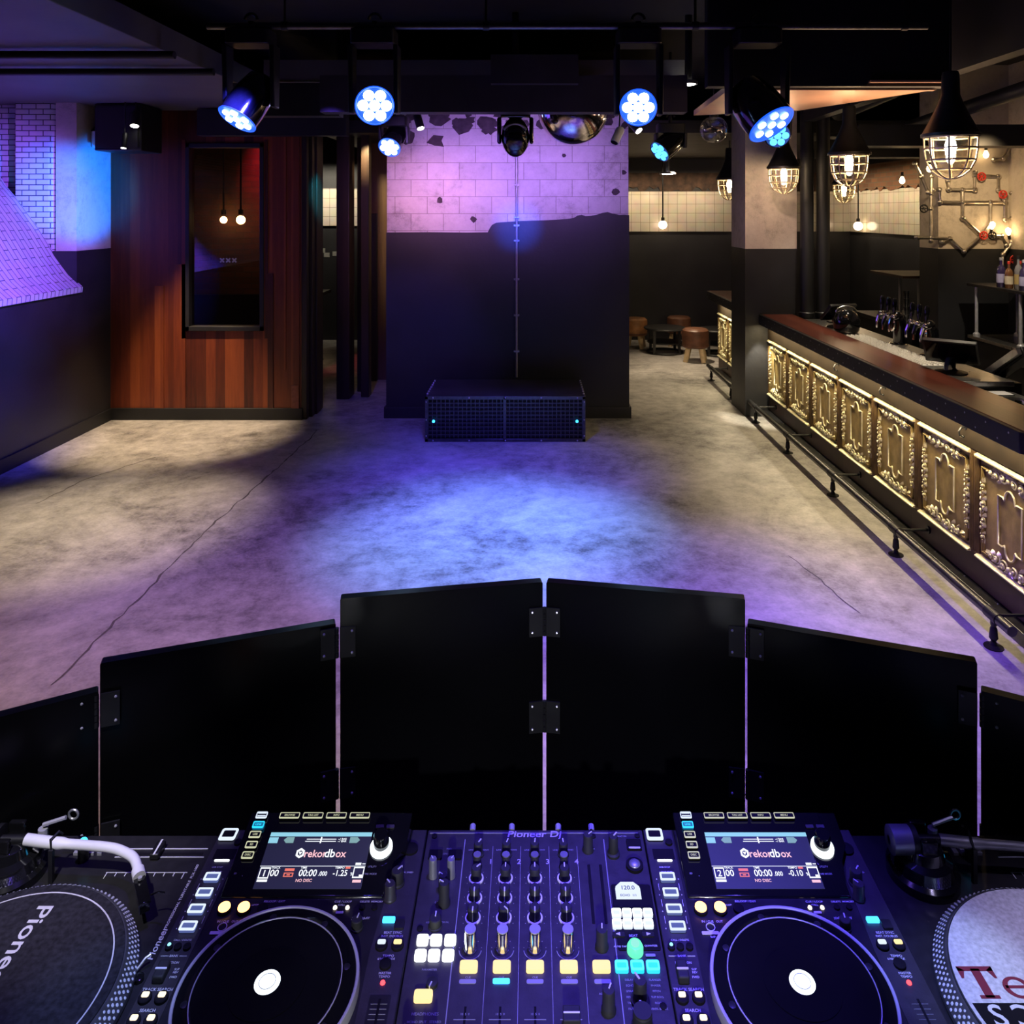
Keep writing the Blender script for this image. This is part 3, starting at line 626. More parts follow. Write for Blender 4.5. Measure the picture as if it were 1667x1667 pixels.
# things on the bar
mt = MB().box(2.935, 3.14, 5.86, 7.30, 1.125, 1.137); random.seed(9)
for k in range(46):
    for j in range(5): mt.cyl((2.955 + .041 * j, 5.875 + .031 * k, 1.137), (2.955 + .041 * j, 5.875 + .031 * k, 1.150), .009, .006, 5)
tag(mt.build('drip_mat', mat('white_drip_mat', (.78, .76, .70), .6, 0, .1, 30)), 'long white knobbly drip mat under the beer taps', 'bar mat')
def beer_font(x, y, label):
    t = thing('beer_font', label, 'beer tap', (x, y, 1.125), 'beer fonts behind the bar')
    MB().rev([(.085, 0), (.085, .01), (.06, .02)], (x, y, 1.125), seg=20).build('base_flange', M_chrome, t)
    pts = [(x + .02, y, 1.13), (x + .02, y, 1.25), (x + .01, y, 1.33), (x - .01, y, 1.37)]
    MB().tube(pts, [.055, .055, .06, .05], 14).ball((x - .005, y, 1.37), .052, 14, 10).build('column', M_gloss, t)
    MB().rev([(.05, 0), (.058, .004), (.05, .014), (.03, .016)], (x - .045, y, 1.30), (-1, 0, .1), 20).build('badge', M_chrome, t)
    for s in (-.12, 0, .12):
        MB().tube([(x - .03, y + s * .4, 1.37), (x - .06, y + s, 1.385), (x - .11, y + s, 1.37), (x - .13, y + s, 1.31), (x - .13, y + s, 1.26)], [.016, .018, .02, .014, .010], 9).ball((x - .09, y + s, 1.392), .024, 10, 7).build('tap_spout', M_chrome, t)
        MB().rev([(.010, 0), (.010, .02), (.018, .05), (.022, .11), (.014, .14), (.004, .146)], (x - .09, y + s, 1.405), (.08, 0, 1), 10).build('tap_handle', M_gloss, t)
    return t
beer_font(3.23, 6.85, 'chrome and black beer font nearer the two dark posts')
beer_font(3.23, 6.30, 'chrome and black beer font in the middle of the drip mat')
def pos_screen(x, y, rz, label, s=1):
    t = thing('till_screen', label, 'till', (x, y, 1.125), 'till screens on the bar')
    pl = Plane((x, y, 1.28), (math.cos(rz), math.sin(rz), 0), (-math.sin(rz) * .72, math.cos(rz) * .72, .70))
    MB().prism(rrect(0, 0, .36 * s, .26 * s, .012), pl, -.014, .014).build('housing', M_black, t, bevel=.003)
    MB().prism(rrect(0, 0, .33 * s, .23 * s, .006), pl, -.016, -.0138).build('screen', M_gloss, t)
    MB().tube([pl(0, 0, .01), pl(0, -.06, .08), (x, y + .02, 1.16), (x, y, 1.13)], [.03, .03, .04, .05], 10).build('stand_arm', M_steeld, t)
    MB().rev([(.11, 0), (.11, .008), (.05, .02)], (x, y, 1.125), seg=22).build('stand_base', M_black, t)
    return t
pos_screen(3.06, 5.66, PI * .80, 'black till screen tilted on the steel worktop, nearer the frame edge')
pos_screen(3.12, 7.9, PI * 1.1, 'black till screen tilted at the far end of the bar by the posts', .9)
k = thing('ice_bucket', 'glossy black rounded bucket leaning at the far end of the bar', 'bucket', (3.06, 7.55, 1.125))
MB().rev([(.10, 0), (.12, .03), (.125, .12), (.10, .19), (.06, .22)], (3.06, 7.55, 1.125), (.05, .05, 1), 22).build('body', M_gloss, k)
MB().tube([(3.06 + .1 * math.cos(a), 7.55, 1.32 + .06 * math.sin(a)) for a in [PI * i / 10 for i in range(11)]], .008, 7).build('handle', M_steel, k)
s = thing('menu_holder', 'dull red menu holder standing behind the bar by the posts', 'menu holder', (3.22, 8.22, 1.125))
MB().obox((3.22, 8.22, 1.22), (.055, .02, 0), (0, .004, .0), (0, .02, .09)).build('card', mat('red_card', (.35, .05, .04), .5, 0, .15, 10), s)
MB().box(3.14, 3.30, 8.17, 8.27, 1.126, 1.14).build('foot', M_black, s)
st = thing('tilted_tray_stand', 'dark angled tray stand behind the near till screen', 'tray stand', (3.5, 5.7, 0))
MB().obox((3.50, 5.75, 1.13), (.05, .0, 0), (0, .30, -.19), (0, .02, .03)).build('tray', M_black, st, bevel=.006)
MB().obox((3.43, 5.75, 1.14), (.015, .0, 0), (0, .29, -.18), (0, .014, .02)).build('side_bar', M_steel, st)
MB().box(3.46, 3.54, 5.6, 5.8, .0, 1.06).build('support', M_black, st)
sink = thing('sink_unit', 'steel sink unit below the near end of the bar', 'sink', (3.1, 4.5, 0))
MB().box(2.94, 3.30, 4.40, 5.34, .0, 1.05).build('cabinet', M_steeld, sink)
ringm(MB(), Plane((3.12, 4.87, 1.05), (1, 0, 0), (0, 1, 0)), rrect(0, 0, .36, .92, .02), rrect(0, 0, .26, .62, .04), 0, .012).build('rim', M_steel, sink)
MB().box(3.0, 3.24, 4.57, 5.17, 1.045, 1.052).build('basin', M_chrome, sink)
pd = thing('white_notepad', 'white order pad lying on the steel sink rim', 'notepad', (3.16, 5.26, 1.062))
MB().box(3.08, 3.24, 5.20, 5.31, 1.0625, 1.070).build('paper', M_white, pd); MB().box(3.075, 3.245, 5.31, 5.325, 1.0625, 1.074).build('binding', M_black, pd)
# back bar
bb = thing('back_bar_counter', 'dark back bar counter with a steel top along the right wall', 'counter', (5.05, 7.0, 0))
MB().box(4.78, 5.34, 5.2, 8.42, 0, .93).build('cabinet', M_black, bb)
MB().box(4.74, 5.34, 5.18, 8.44, .93, .965).build('steel_top', M_steel, bb, bevel=.004)
kn = MB()
for q in range(14): kn.cyl((4.775, 6.2 + .11 * q, .80), (4.755, 6.2 + .11 * q, .80), .014, seg=8)
kn.build('door_knob', M_steel, bb)
sh = thing('back_bar_shelf', 'raised shelf on steel posts standing on the back bar counter', 'shelf', (5.05, 7.0, .965))
MB().box(4.72, 5.34, 5.4, 8.42, 1.50, 1.53).build('shelf_board', M_steeld, sh, bevel=.003)
for (x, y) in ((4.76, 8.30), (5.2, 8.30), (4.76, 7.55), (4.76, 6.75), (5.2, 7.55), (4.76, 5.9)):
    MB().cyl((x, y, .965), (x, y, 1.50), .017, seg=12).rev([(.035, 0), (.035, .03), (.02, .045)], (x, y, .965), seg=14).build('post', M_silver, sh)
sh2 = thing('far_back_bar_shelf', 'raised shelf on steel posts beyond the plaster pier', 'shelf', (4.95, 9.9, .9))
MB().box(4.45, 5.3, 9.3, 10.2, 1.50, 1.53).build('shelf_board', M_plinth, sh2); MB().box(4.40, 5.4, 9.3, 10.6, .90, .95).build('counter_slab', M_steeld, sh2)
for (x, y) in ((4.70, 9.9), (4.74, 9.5), (5.1, 9.9)): MB().cyl((x, y, .95), (x, y, 1.50), .018, seg=12).build('post', M_silver, sh2)
MB().box(4.45, 5.4, 9.35, 10.55, 0, .90).build('cabinet', M_black, sh2)
# bottles on the back-bar shelf
def bottle(kind):
    t = thing('liquor_bottle', '', 'bottle', (0, 0, 0), 'bottles on the back bar shelf')
    glass = [mat('dark_violet_bottle', (.03, .02, .06), .1, 0, .2, 20, coat=.5), mat('amber_bottle', (.12, .05, .02), .1, 0, .2, 20, coat=.5), mat('clear_grey_bottle', (.16, .15, .15), .1, 0, .2, 20, coat=.5)][kind]
    h = (.30, .27, .33)[kind]; r = (.042, .038, .036)[kind]
    MB().rev([(r * .9, 0), (r, .006), (r, h * .58), (r * .8, h * .68), (r * .34, h * .76), (r * .32, h * .93)], (0, 0, 0), seg=18).build('body', glass, t)
    MB().rev([(r * .38, 0), (r * .40, h * .09), (r * .3, h * .1)], (0, 0, h * .91), seg=14).build('cap', (M_silver, M_red, M_black)[kind], t)
    MB().rev([(r * 1.02, 0), (r * 1.02, h * .30)], (0, 0, h * .16), seg=18, caps=False).build('paper_label', (mat('lilac_label', (.35, .32, .5), .6), mat('cream_label', (.5, .42, .3), .6), mat('gold_label', (.45, .33, .12), .5, .4))[kind], t)
    return t
bs = [bottle(k) for k in range(3)]
spots = [(4.80, 7.93, 0, 'tall dark bottle with silver cap at the end of the back bar shelf'), (4.80, 7.80, 1, 'amber bottle with red cap next to the silver capped bottle'), (4.82, 7.68, 2, 'grey bottle with gold label third along the back bar shelf'),
         (4.95, 7.86, 1, 'red capped amber bottle standing behind the silver capped bottle'), (4.80, 7.56, 0, 'dark bottle with silver cap at the frame edge of the shelf'), (4.94, 7.72, 2, 'grey bottle in the second row behind the gold label bottle')]
used = set()
for x, y, q, lb in spots:
    if q in used: dup(bs[q], (x, y, 1.53), lb)
    else: bs[q].location = (x, y, 1.53); bs[q]['label'] = lb; used.add(q)
# stacked glasses under the shelf
def glass_tumbler():
    t = tag(MB().rev([(.028, 0), (.030, .004), (.036, .095), (.034, .095), (.028, .008)], (0, 0, 0), seg=16, caps=False).build('tumbler', glassy('tumbler_glass', (.85, .88, .9), .22, .06)), '', 'glass', 'tumblers on the back bar counter'); return t
gl = glass_tumbler(); gi = 0
for (y, n, where) in ((7.62, 3, 'at the edge of the frame under the shelf'), (7.52, 2, 'just past the tall stack under the shelf')):
    for q in range(n):
        o = gl if gi == 0 else gl.copy()
        if gi: COL.objects.link(o)
        o.location = (4.86, y, .965 + .097 * q); o['label'] = ('bottom', 'second', 'top')[q] + ' frosted tumbler of the stack ' + where; gi += 1
for q in range(4):
    o = gl.copy(); COL.objects.link(o); o.location = (4.55, 9.42, .95 + .097 * q); o['group'] = 'tumblers by the plaster pier'; o['label'] = ('bottom', 'second', 'third', 'top')[q] + ' frosted tumbler of the stack beside the grey plaster pier'
# black service pipes rising behind the bar
for x, lb in ((3.055, 'black vertical service pipe behind the bar beside the plaster pillar'), (3.235, 'black vertical service pipe farther from the plaster pillar')):
    t = thing('service_pipe', lb, 'pipe', (x, 8.62, 0), 'black service pipes behind the bar')
    MB().cyl((x, 8.62, 0), (x, 8.62, TOP), .072, seg=24).build('pipe', M_paint2, t)
    MB().rev([(.085, 0), (.085, .05), (.075, .06)], (x, 8.62, 1.13), seg=24).build('floor_collar', M_black, t)
    MB().rev([(.078, 0), (.078, .09)], (x, 8.62, 2.9), seg=24).build('joint_sleeve', M_black, t)
# steampunk pipework with lamps on the plaster block
def zp(a, b, Y=8.66): return px(1460 + .2159 * a, 160 + .2159 * b, Y)
pa = thing('pipework_lamp', 'steampunk wall lamp of galvanised pipes and red valves on bare plaster', 'wall lamp', zp(500, 800) + Vector((0, 0, -.3)))
runs = [[(262, 590), (258, 720), (255, 1075)], [(150, 1050), (255, 1052), (400, 1060)], [(275, 690), (322, 690), (327, 782), (500, 785), (810, 785)], [(390, 620), (393, 686), (585, 690), (590, 560)],
        [(590, 582), (765, 590), (765, 690), (815, 775), (815, 920)], [(495, 690), (497, 900), (640, 1035)], [(705, 785), (705, 950), (640, 1035), (505, 1155), (400, 1060), (340, 1085)], [(720, 1035), (792, 1037), (826, 1110)],
        [(868, 715), (940, 720), (945, 980), (800, 1180), (795, 1335)], [(875, 715), (870, 905), (815, 912)], [(730, 462), (800, 455), (850, 365)], [(910, 485), (955, 400)], [(868, 1085), (938, 1200)], [(135, 490), (185, 590), (235, 708)]]
for r in runs: MB().tube([zp(*p) for p in r], .019, 8).build('pipe', M_pipe, pa)
el = MB()
for r in runs:
    for p in r: el.ball(zp(*p), .029, 9, 6)
for p in ((497, 785), (705, 785), (255, 832), (590, 690)): el.ball(zp(*p), .030, 9, 6)
el.build('elbow_joint', M_pipe, pa)
for p, m in (((655, 1035), M_red), ((640, 590), M_red), ((800, 725), M_red), ((720, 1035), M_black), ((205, 832), M_black), ((885, 1215), M_red)):
    c = zp(*p, Y=8.62); v = MB().tube([c + Vector((.042 * math.cos(a), 0, .042 * math.sin(a))) for a in [2 * PI * i / 16 for i in range(16)]], .008, 6, True)
    for a in (0, PI / 3, 2 * PI / 3): v.cyl(c + Vector((.04 * math.cos(a), 0, .04 * math.sin(a))), c - Vector((.04 * math.cos(a), 0, .04 * math.sin(a))), .005, seg=6)
    v.cyl(c, c + Vector((0, .04, 0)), .009, seg=8); v.build('valve_wheel', m, pa)
def bulb(c, d, par, r=.030):
    h = MB().rev([(.016, -.05), (.016, -.01), (.013, 0)], c, d, 10).build('socket', M_black, par)
    MB().rev([(.012, 0), (r * .7, .02), (r, .045), (r * .85, .068), (r * .3, .082), (.002, .084)], c, d, 12).build('bulb', G_bulb2, par)
for p, d in (((40, 590), (0, 0, -1)), ((245, 500), (0, 0, -1)), ((672, 395), (0, 0, -1)), ((845, 1030), (-.3, -.2, 1)), ((715, 985), (0, -.3, 1))): bulb(zp(*p, Y=8.60), d, pa)
# ------------------------------------------------------------------ cage pendants over the bar
def pendant():
    t = thing('cage_pendant', '', 'pendant lamp', (0, 0, 0), 'cage pendant lamps over the bar')   # origin at the rim
    MB().rev([(.045, .42), (.052, .40), (.056, .27), (.075, .215), (.120, .115), (.166, .026), (.175, .02), (.175, 0), (.158, .003), (.10, .12), (.03, .24)], (0, 0, 0), seg=32, caps=False).build('shade', mat('weathered_black_shade', (.018, .018, .019), .45, .3, .35, 10), t)
    MB().cyl((0, 0, .30), (0, 0, 1.20), .007, seg=6).rev([(.02, 0), (.035, .03), (.02, .07)], (0, 0, .31), seg=12).build('cord', M_black, t)
    cg = MB()
    for z, r in ((-.004, .155), (-.075, .152), (-.150, .142), (-.21, .112)): cg.tube([(r * math.cos(2 * PI * k / 28), r * math.sin(2 * PI * k / 28), z) for k in range(28)], .0062, 6, True)
    for k in range(8):
        a = 2 * PI * (k + .3) / 8; cg.tube([(r * math.cos(a), r * math.sin(a), z) for r, z in ((.155, 0), (.153, -.08), (.143, -.15), (.112, -.215), (.07, -.25), (.03, -.268))], .0062, 6)
    cg.tube([(.03 * math.cos(2 * PI * k / 14), .03 * math.sin(2 * PI * k / 14), -.268) for k in range(14)], .005, 6, True)
    cg.build('wire_cage', mat('cream_wire', (.62, .52, .36), .4, .4, .2, 20), t)
    MB().rev([(.130, 0), (.128, -.08), (.115, -.15), (.08, -.21), (.03, -.235), (.002, -.238)], (0, 0, 0), seg=24, caps=False).build('glass_jar', M_lampglass, t)
    MB().rev([(.022, .09), (.022, .0), (.03, -.005)], (0, 0, 0), seg=12).build('socket', M_grey, t)
    MB().rev([(.014, 0), (.030, -.03), (.036, -.065), (.028, -.095), (.008, -.108)], (0, 0, -.005), seg=14).build('bulb', G_bulb, t)
    return t
pe = pendant()
for k, (x, y, z, lb) in enumerate(((2.70, 5.0, 2.785, 'largest black cage pendant lamp over the near bar end'), (2.70, 6.6, 2.785, 'black cage pendant lamp second from the near bar end'), (2.66, 8.2, 2.76, 'cage pendant lamp with grey cone in front of the plaster pillar'),
                                   (4.55, 11.3, 2.70, 'small cage pendant lamp seen below the second bar pendant'), (2.62, 10.3, 2.73, 'small cage pendant lamp beyond the pillar by the tile wall'))):
    if k == 0: pe.location = (x, y, z); pe['label'] = lb
    else: dup(pe, (x, y, z), lb, .4 * k)
G_snug = glow('amber_globe', (1, .58, .22), 26)
def globe(c, top, label, rad=.075, m=None):
    t = thing('globe_pendant', label, 'globe lamp', c, 'globe lamps on the far walls')
    c = Vector(c); MB().ball(c, rad, 20, 14).build('globe', m or G_globe, t); MB().cyl(c + Vector((0, 0, .07)), c + Vector((0, 0, .13)), .03, seg=14).build('holder', M_black, t)
    MB().cyl(c + Vector((0, 0, .12)), (c.x, c.y, top), .012, seg=8).build('stem', M_black, t); return t
globe(px(1079, 366, 13.6), 3.25, 'round globe pendant in front of the tile wall beyond the centre pier')
globe(px(392, 358, 9.7), 3.94, 'glowing round lamp behind the window, brighter one', .055, G_snug)
globe(px(364, 358, 10.1), 3.94, 'glowing round lamp behind the window, by the brick wall', .045, G_snug)
globe(px(1397, 368, 13.2), 3.25, 'round globe pendant low against the tile wall behind the bar')
# ------------------------------------------------------------------ podium, conduit, speaker, snug furniture
x0, x1, y0, y1, h = -1.076, .529, 7.75, 8.52, .455
t = thing('podium', 'low black podium with wire mesh front before the centre pier', 'podium', (-.27, 8.1, 0))
MB().box(x0 + .02, x1 - .02, y0 + .03, y1, 0, h - .02).build('core', M_paint2, t)
MB().box(x0, x1, y0, y1, h - .022, h).build('deck_board', mat('worn_black_deck', (.035, .033, .036), .42, 0, .5, 4, .1, 30), t, bevel=.002)
tr = MB()
for (a, b, c, d) in ((x0, x1, h - .03, h + .002), (x0, x1, 0, .03)): tr.box(a, b, y0 - .012, y0 + .012, c, d)
for x in (x0, x1 - .03, (x0 + x1) / 2 - .02): tr.box(x, x + .03, y0 - .012, y0 + .012, 0, h)
for x in (x0, x1 - .02): tr.box(x, x + .02, y0, y1, h - .02, h + .004)
tr.build('edge_trim', M_steeld, t, bevel=.002)
g = MB()
n = 36
for k in range(n + 1): x = x0 + .03 + (x1 - x0 - .06) * k / n; g.box(x - .0035, x + .0035, y0 - .002, y0 + .006, .03, h - .03)
for k in range(11): z = .03 + (h - .06) * k / 10; g.box(x0 + .03, x1 - .03, y0 - .005, y0 + .002, z - .0035, z + .0035)
g.build('mesh_grille', M_steeld, t)
r = MB()
for k in range(5): 
    for z in (h - .014, .014): r.ball((x0 + .08 + k * (x1 - x0 - .16) / 4, y0 - .012, z), .009, 6, 4)
for x in (x0 + .012, x1 - .012):
    for z in (.06, .22, .40): r.ball((x, y0 - .012, z), .008, 6, 4)
    for k in range(7): r.ball((x, y0 + .08 + .1 * k, h + .004), .011, 6, 4)
r.build('stud', M_silver, t)
for x in (x0 + .085, x1 - .085): MB().rev([(.014, 0), (.014, .012), (.008, .016)], (x, y0 - .002, .205), (0, -1, 0), 12).build('indicator_light', G_cs, t)
t = thing('conduit', 'thin metal conduit running up the centre pier', 'conduit', (-.178, 8.62, .14))
xc = px(841, 400, 8.62).x
MB().cyl((xc, 8.615, .46), (xc, 8.615, 2.95), .012, seg=10).build('tube', M_grey, t)
for z in (.75, 1.15, 1.55, 1.98, 2.15, 2.24, 2.6): MB().box(xc - .03, xc + .03, 8.60, 8.642, z - .009, z + .009).cyl((xc, 8.615, z - .014), (xc, 8.615, z + .014), .017, seg=10).build('clip', M_grey, t)
t = thing('wall_speaker', 'black loudspeaker box hung high in the corner by the timber wall', 'loudspeaker', (-4.24, 8.1, 2.92))
MB().box(-4.50, -4.02, 7.95, 8.40, 2.93, 3.41).build('cabinet', M_black, t, bevel=.01)
MB().box(-4.47, -4.05, 7.935, 7.955, 2.96, 3.38).build('grille', M_rubber, t); MB().box(-4.32, -4.20, 8.40, 8.57, 3.05, 3.25).build('wall_bracket', M_black, t)
t = thing('lantern', 'small white wall lantern on the blue lit plaster', 'wall lantern', px(142, 226, 8.2))
q = Vector((-4.62, 8.2, 2.98)); MB().rev([(.045, 0), (.05, .10), (.05, .17)], q, seg=14).build('diffuser', M_white, t)
MB().rev([(.052, .17), (.03, .21), (.012, .24), (.012, .33)], q, seg=14).build('cap', M_black, t); MB().box(-4.672, -4.60, 8.19, 8.21, 3.15, 3.17).build('bracket', M_black, t)
def stool(x, y, leather, label):
    t = thing('stool', label, 'stool', (x, y, 0), 'padded stools in the far corner')
    MB().rev([(.185, .22), (.20, .24), (.205, .44), (.20, .48), (.17, .505), (.10, .515), (.002, .517)], (x, y, 0), seg=28).build('seat', leather, t)
    MB().rev([(.207, .235), (.209, .25), (.207, .265)], (x, y, 0), seg=28, caps=False).build('hem_band', M_leather_b, t)
    for a in (.5, 2.1, 3.6, 5.2):
        MB().cyl((x + .13 * math.cos(a), y + .13 * math.sin(a), .24), (x + .19 * math.cos(a), y + .19 * math.sin(a), 0), .045, .036, 10).build('leg', M_paleWood, t)
    return t
P = on(1132, 588, 0); stool(P.x, P.y, M_leather_b, 'brown leather stool in front of the round black table')
P = on(1034, 566, 0); stool(P.x, P.y, M_leather_t, 'tan leather stool half hidden by the centre pier')
P = on(1103, 566, 0); stool(P.x + .06, P.y + .2, M_leather_b, 'brown leather stool behind the round black table')
def low_table(x, y, r, h, label):
    t = thing('coffee_table', label, 'table', (x, y, 0), 'low black tables in the far corner')
    MB().rev([(r, h - .03), (r + .01, h - .015), (r, h)], (x, y, 0), seg=36).build('tabletop', M_black, t, bevel=0)
    MB().rev([(r * .86, .17), (r * .86, .19)], (x, y, 0), seg=36).build('lower_shelf', M_black, t)
    MB().tube([(x + r * .86 * math.cos(2 * PI * k / 30), y + r * .86 * math.sin(2 * PI * k / 30), .02) for k in range(30)], .018, 7, True).build('base_ring', M_black, t)
    for k in range(4):
        a = PI / 4 + PI / 2 * k; MB().box(x + r * .86 * math.cos(a) - .02, x + r * .86 * math.cos(a) + .02, y + r * .86 * math.sin(a) - .02, y + r * .86 * math.sin(a) + .02, .02, h - .03).build('leg', M_black, t)
    return t
P = on(1082, 574, 0); low_table(P.x, P.y, .33, .42, 'round black coffee table between the padded stools')
P = on(1168, 577, 0); low_table(P.x, P.y, .30, .42, 'round black coffee table half hidden by the bar end')
# passage bits: high table seen through the gap
t = thing('high_table', 'dark high table seen through the passage beyond the timber wall', 'table', (-3.55, 12.0, 0))
MB().box(-4.0, -3.2, 11.7, 12.3, 1.02, 1.07).build('tabletop', M_black, t); MB().cyl((-3.5, 12, 0), (-3.5, 12, 1.02), .03, seg=12).build('column', M_steeld, t); MB().rev([(.25, 0), (.25, .015), (.04, .03)], (-3.5, 12, 0), seg=24).build('base', M_black, t)
pls = Plane((0, 0, 0), (1, 0, 0), (0, 0, 1))
def paper(xx, yy, Y, label):
    c = px(xx, yy, Y); return tag(MB().box(c.x - .05, c.x + .05, Y - .006, Y, c.z - .04, c.z + .04).build('wall_card', mat('dim_card', (.26, .26, .24), .7, 0, .2, 30)), label, 'card', 'small cards on the passage wall')
paper(517, 408, 13.9, 'small pale card high on the wall seen through the passage, beside its twin'); paper(525, 408, 13.9, 'small pale card next to the post, upper pair, seen through the passage')
paper(517, 418, 13.9, 'lowest small pale card seen through the passage'); paper(532, 415, 13.9, 'small pale card third along seen through the passage'); paper(546, 413, 13.9, 'small pale card touching the dark passage post')
# ------------------------------------------------------------------ stage lighting
ZP, YP = 3.50, 5.0
t = thing('lighting_pipe', 'long black pipe under the ceiling carrying the moving lights', 'lighting pipe', (.3, YP, ZP))
MB().cyl((-2.1, YP, ZP), (2.55, YP, ZP), .024, seg=14).build('tube', M_steeld, t)
for x in (-1.6, -.3, 1.05, 2.4): MB().cyl((x, YP, ZP), (x, YP, TOP), .008, seg=6).rev([(.03, -.02), (.03, .02)], (x, YP, ZP), (1, 0, 0), 12).build('hanger', M_black, t)
def wash(x, y, ztop, aim, label, face, r=.125, group='moving wash lights', centre=None, hang=None, lr=.29):
    """moving head: base box hung from a clamp, yoke, barrel head; aim = direction of the beam; centre = middle of the lens"""
    d = Vector(aim).normalized(); pc = Vector((x, y, ztop - .34)) if centre is None else Vector(centre) - d * .17
    t = thing('moving_head_light', label, 'stage light', (pc.x, pc.y, ztop), group)
    X, Y = pc.x, pc.y
    MB().cyl((X, Y, ztop - .03), (X, Y, ztop + .03), .02, seg=10).tube([(X + .04 * math.cos(a), Y + .0, ztop + .04 + .04 * math.sin(a)) for a in [PI * i / 8 for i in range(9)]], .010, 6).build('clamp', M_black, t)
    if hang: MB().cyl((X, Y, ztop), (X, Y, hang), .014, seg=8).build('hanger', M_black, t)
    MB().prism(rrect(X, Y, .28, .20, .03), lambda u, v, w: Vector((u, v, w)), ztop - .13, ztop - .03).build('base', M_black, t, bevel=.008)
    for s in (-1, 1):
        MB().prism([(pc.z - .06, -.05), (pc.z - .06, .05), (ztop - .13, .07), (ztop - .13, -.07)], lambda u, v, w: Vector((X + s * w, Y + v, u)), r + .012, r + .042).build('yoke_arm', M_black, t, bevel=.008)
    MB().rev([(r * .55, -.17), (r * .80, -.15), (r * .98, -.04), (r * 1.02, .08), (r * 1.0, .165)], pc, d, 28).build('head_shell', M_gloss if face != 'off' else M_gloss, t)
    pl = Plane(pc + d * .166, d.orthogonal(), d.cross(d.orthogonal()))
    MB().prism(circ(0, 0, r * .97, 28), pl, 0, .006).build('lens_plate', G_rim if face != 'dim' else glow('dim_lens_plate', (.02, .10, .6), .6), t)  # plate emission stands in for light scattered round the lenses
    for k in range(7):
        a = 2 * PI * k / 6 + .26; rr = 0 if k == 6 else r * .60
        MB().rev([(r * lr, 0), (r * lr * .93, .010), (r * lr * .4, .015)], pl(rr * math.cos(a), rr * math.sin(a), .006), pl.n, 16).build('lens', G_led if face == 'on' else G_ledd, t)
    MB().tube([pl(r * .99 * math.cos(2 * PI * k / 30), r * .99 * math.sin(2 * PI * k / 30), .004) for k in range(30)], .006, 6, True).build('lens_ring', G_rim if face == 'on' else M_gloss, t)  # ring of a lit head carries the same scatter glow
    return t
def lens(x, y, aim=None, Yh=YP):                        # lens centre so that the head hangs straight below the pipe at Yh
    Y = Yh
    for _ in range(4):
        c = px(x, y, Y); d = Vector(aim).normalized() if aim is not None else (Vector((0, 0, HC - .2)) - c).normalized(); Y = Yh + d.y * .17
    return dict(centre=px(x, y, Y), aim=d)
wash(0, 0, ZP, label='moving stage light above the timber wall window, tilted down, three lenses glaring', face='on', lr=.20, **lens(386, 194, (-.36, -.42, -.80)))
wash(0, 0, ZP, label='blazing moving stage light facing out, beside the centre pier head', face='on', r=.118, **lens(610, 172))
wash(0, 0, ZP, label='blazing moving stage light with seven round lenses right of the mirror dome', face='on', r=.112, **lens(1039, 175))
wash(0, 0, ZP, label='big black moving stage light in front of the plaster bar pillar', face='on', r=.155, lr=.17, **lens(1256, 203, (.42, -.50, -.80)))
wash(0, 0, 3.30, label='small bright blue stage light under the big one near the pier corner', face='on', r=.11, group='far wash lights', hang=3.44, **lens(634, 240, (-.15, -.72, -.62), 7.9))
wash(0, 0, 3.24, label='small dim blue stage light tilted sideways past the pier edge', face='dim', r=.12, group='far wash lights', hang=TOP, **lens(1074, 247, (-.75, -.40, -.62), 8.0))
wash(0, 0, 3.35, label='dim cyan stage light peeping below the big black one', face='dim', r=.12, group='far wash lights', hang=TOP, **lens(1266, 221, (-.05, -.9, -.42), 7.5))
# glossy scanner in the middle
t = thing('moving_head_spot', 'glossy black moving head spotlight hanging before the centre pier', 'stage light', px(839, 180, 6.4))
b = px(839, 220, 6.4); zt = TOP
MB().cyl((b.x, 6.4, 3.20), (b.x, 6.4, zt), .03, seg=10).prism(rrect(b.x, 6.4, .25, .2, .05), lambda u, v, w: Vector((u, v, w)), 3.07, 3.16).build('base', M_gloss, t, bevel=.02)
for s in (-1, 1): MB().prism([(2.86, -.05), (2.86, .05), (3.08, .06), (3.08, -.06)], lambda u, v, w: Vector((b.x + s * w, 6.4 + v, u)), .115, .150).build('yoke_arm', M_gloss, t, bevel=.02)
MB().ball((b.x, 6.4, 2.92), .145, 24, 16, (.80, .9, 1.15)).build('head_shell', M_gloss, t)
cres = MB(); pl = Plane((b.x, 6.4 - .118, 2.955), (1, 0, 0), (0, .25, 1))
cres.tube([pl(.092 * math.cos(a), .055 * math.sin(a) + .005, .004 - .02 * abs(math.cos(a))) for a in [PI * (k + 1) / 14 for k in range(13)]], .009, 6); cres.build('trim_band', M_silver, t)
MB().rev([(.075, 0), (.075, .02), (.06, .03)], (b.x, 6.30, 2.87), (0, -1, -.5), 20).build('lens', M_gloss, t)
c = px(933, 178, 6.7); t = thing('mirror_dome', 'big chromed glass globe hanging before the centre pier', 'mirror globe', c + Vector((0, 0, .3)))
MB().ball(c, .306, 40, 24).build('globe', mat('mirrored_globe', (.72, .66, .74), .07, 1, .2, 5, .25, 7), t); MB().cyl(c + Vector((0, 0, .3)), (c.x, c.y, 3.43), .02, seg=8).build('hanger', M_black, t)
MB().tube([c + Vector((.309 * math.cos(2 * PI * k / 40), .309 * math.sin(2 * PI * k / 40), .05)) for k in range(40)], .006, 6, True).build('equator_band', M_silver, t)
c = px(1162, 211, 7.2); t = thing('glass_globe', 'clear glass globe hanging near the bar soffit', 'glass globe', c + Vector((0, 0, .12)))
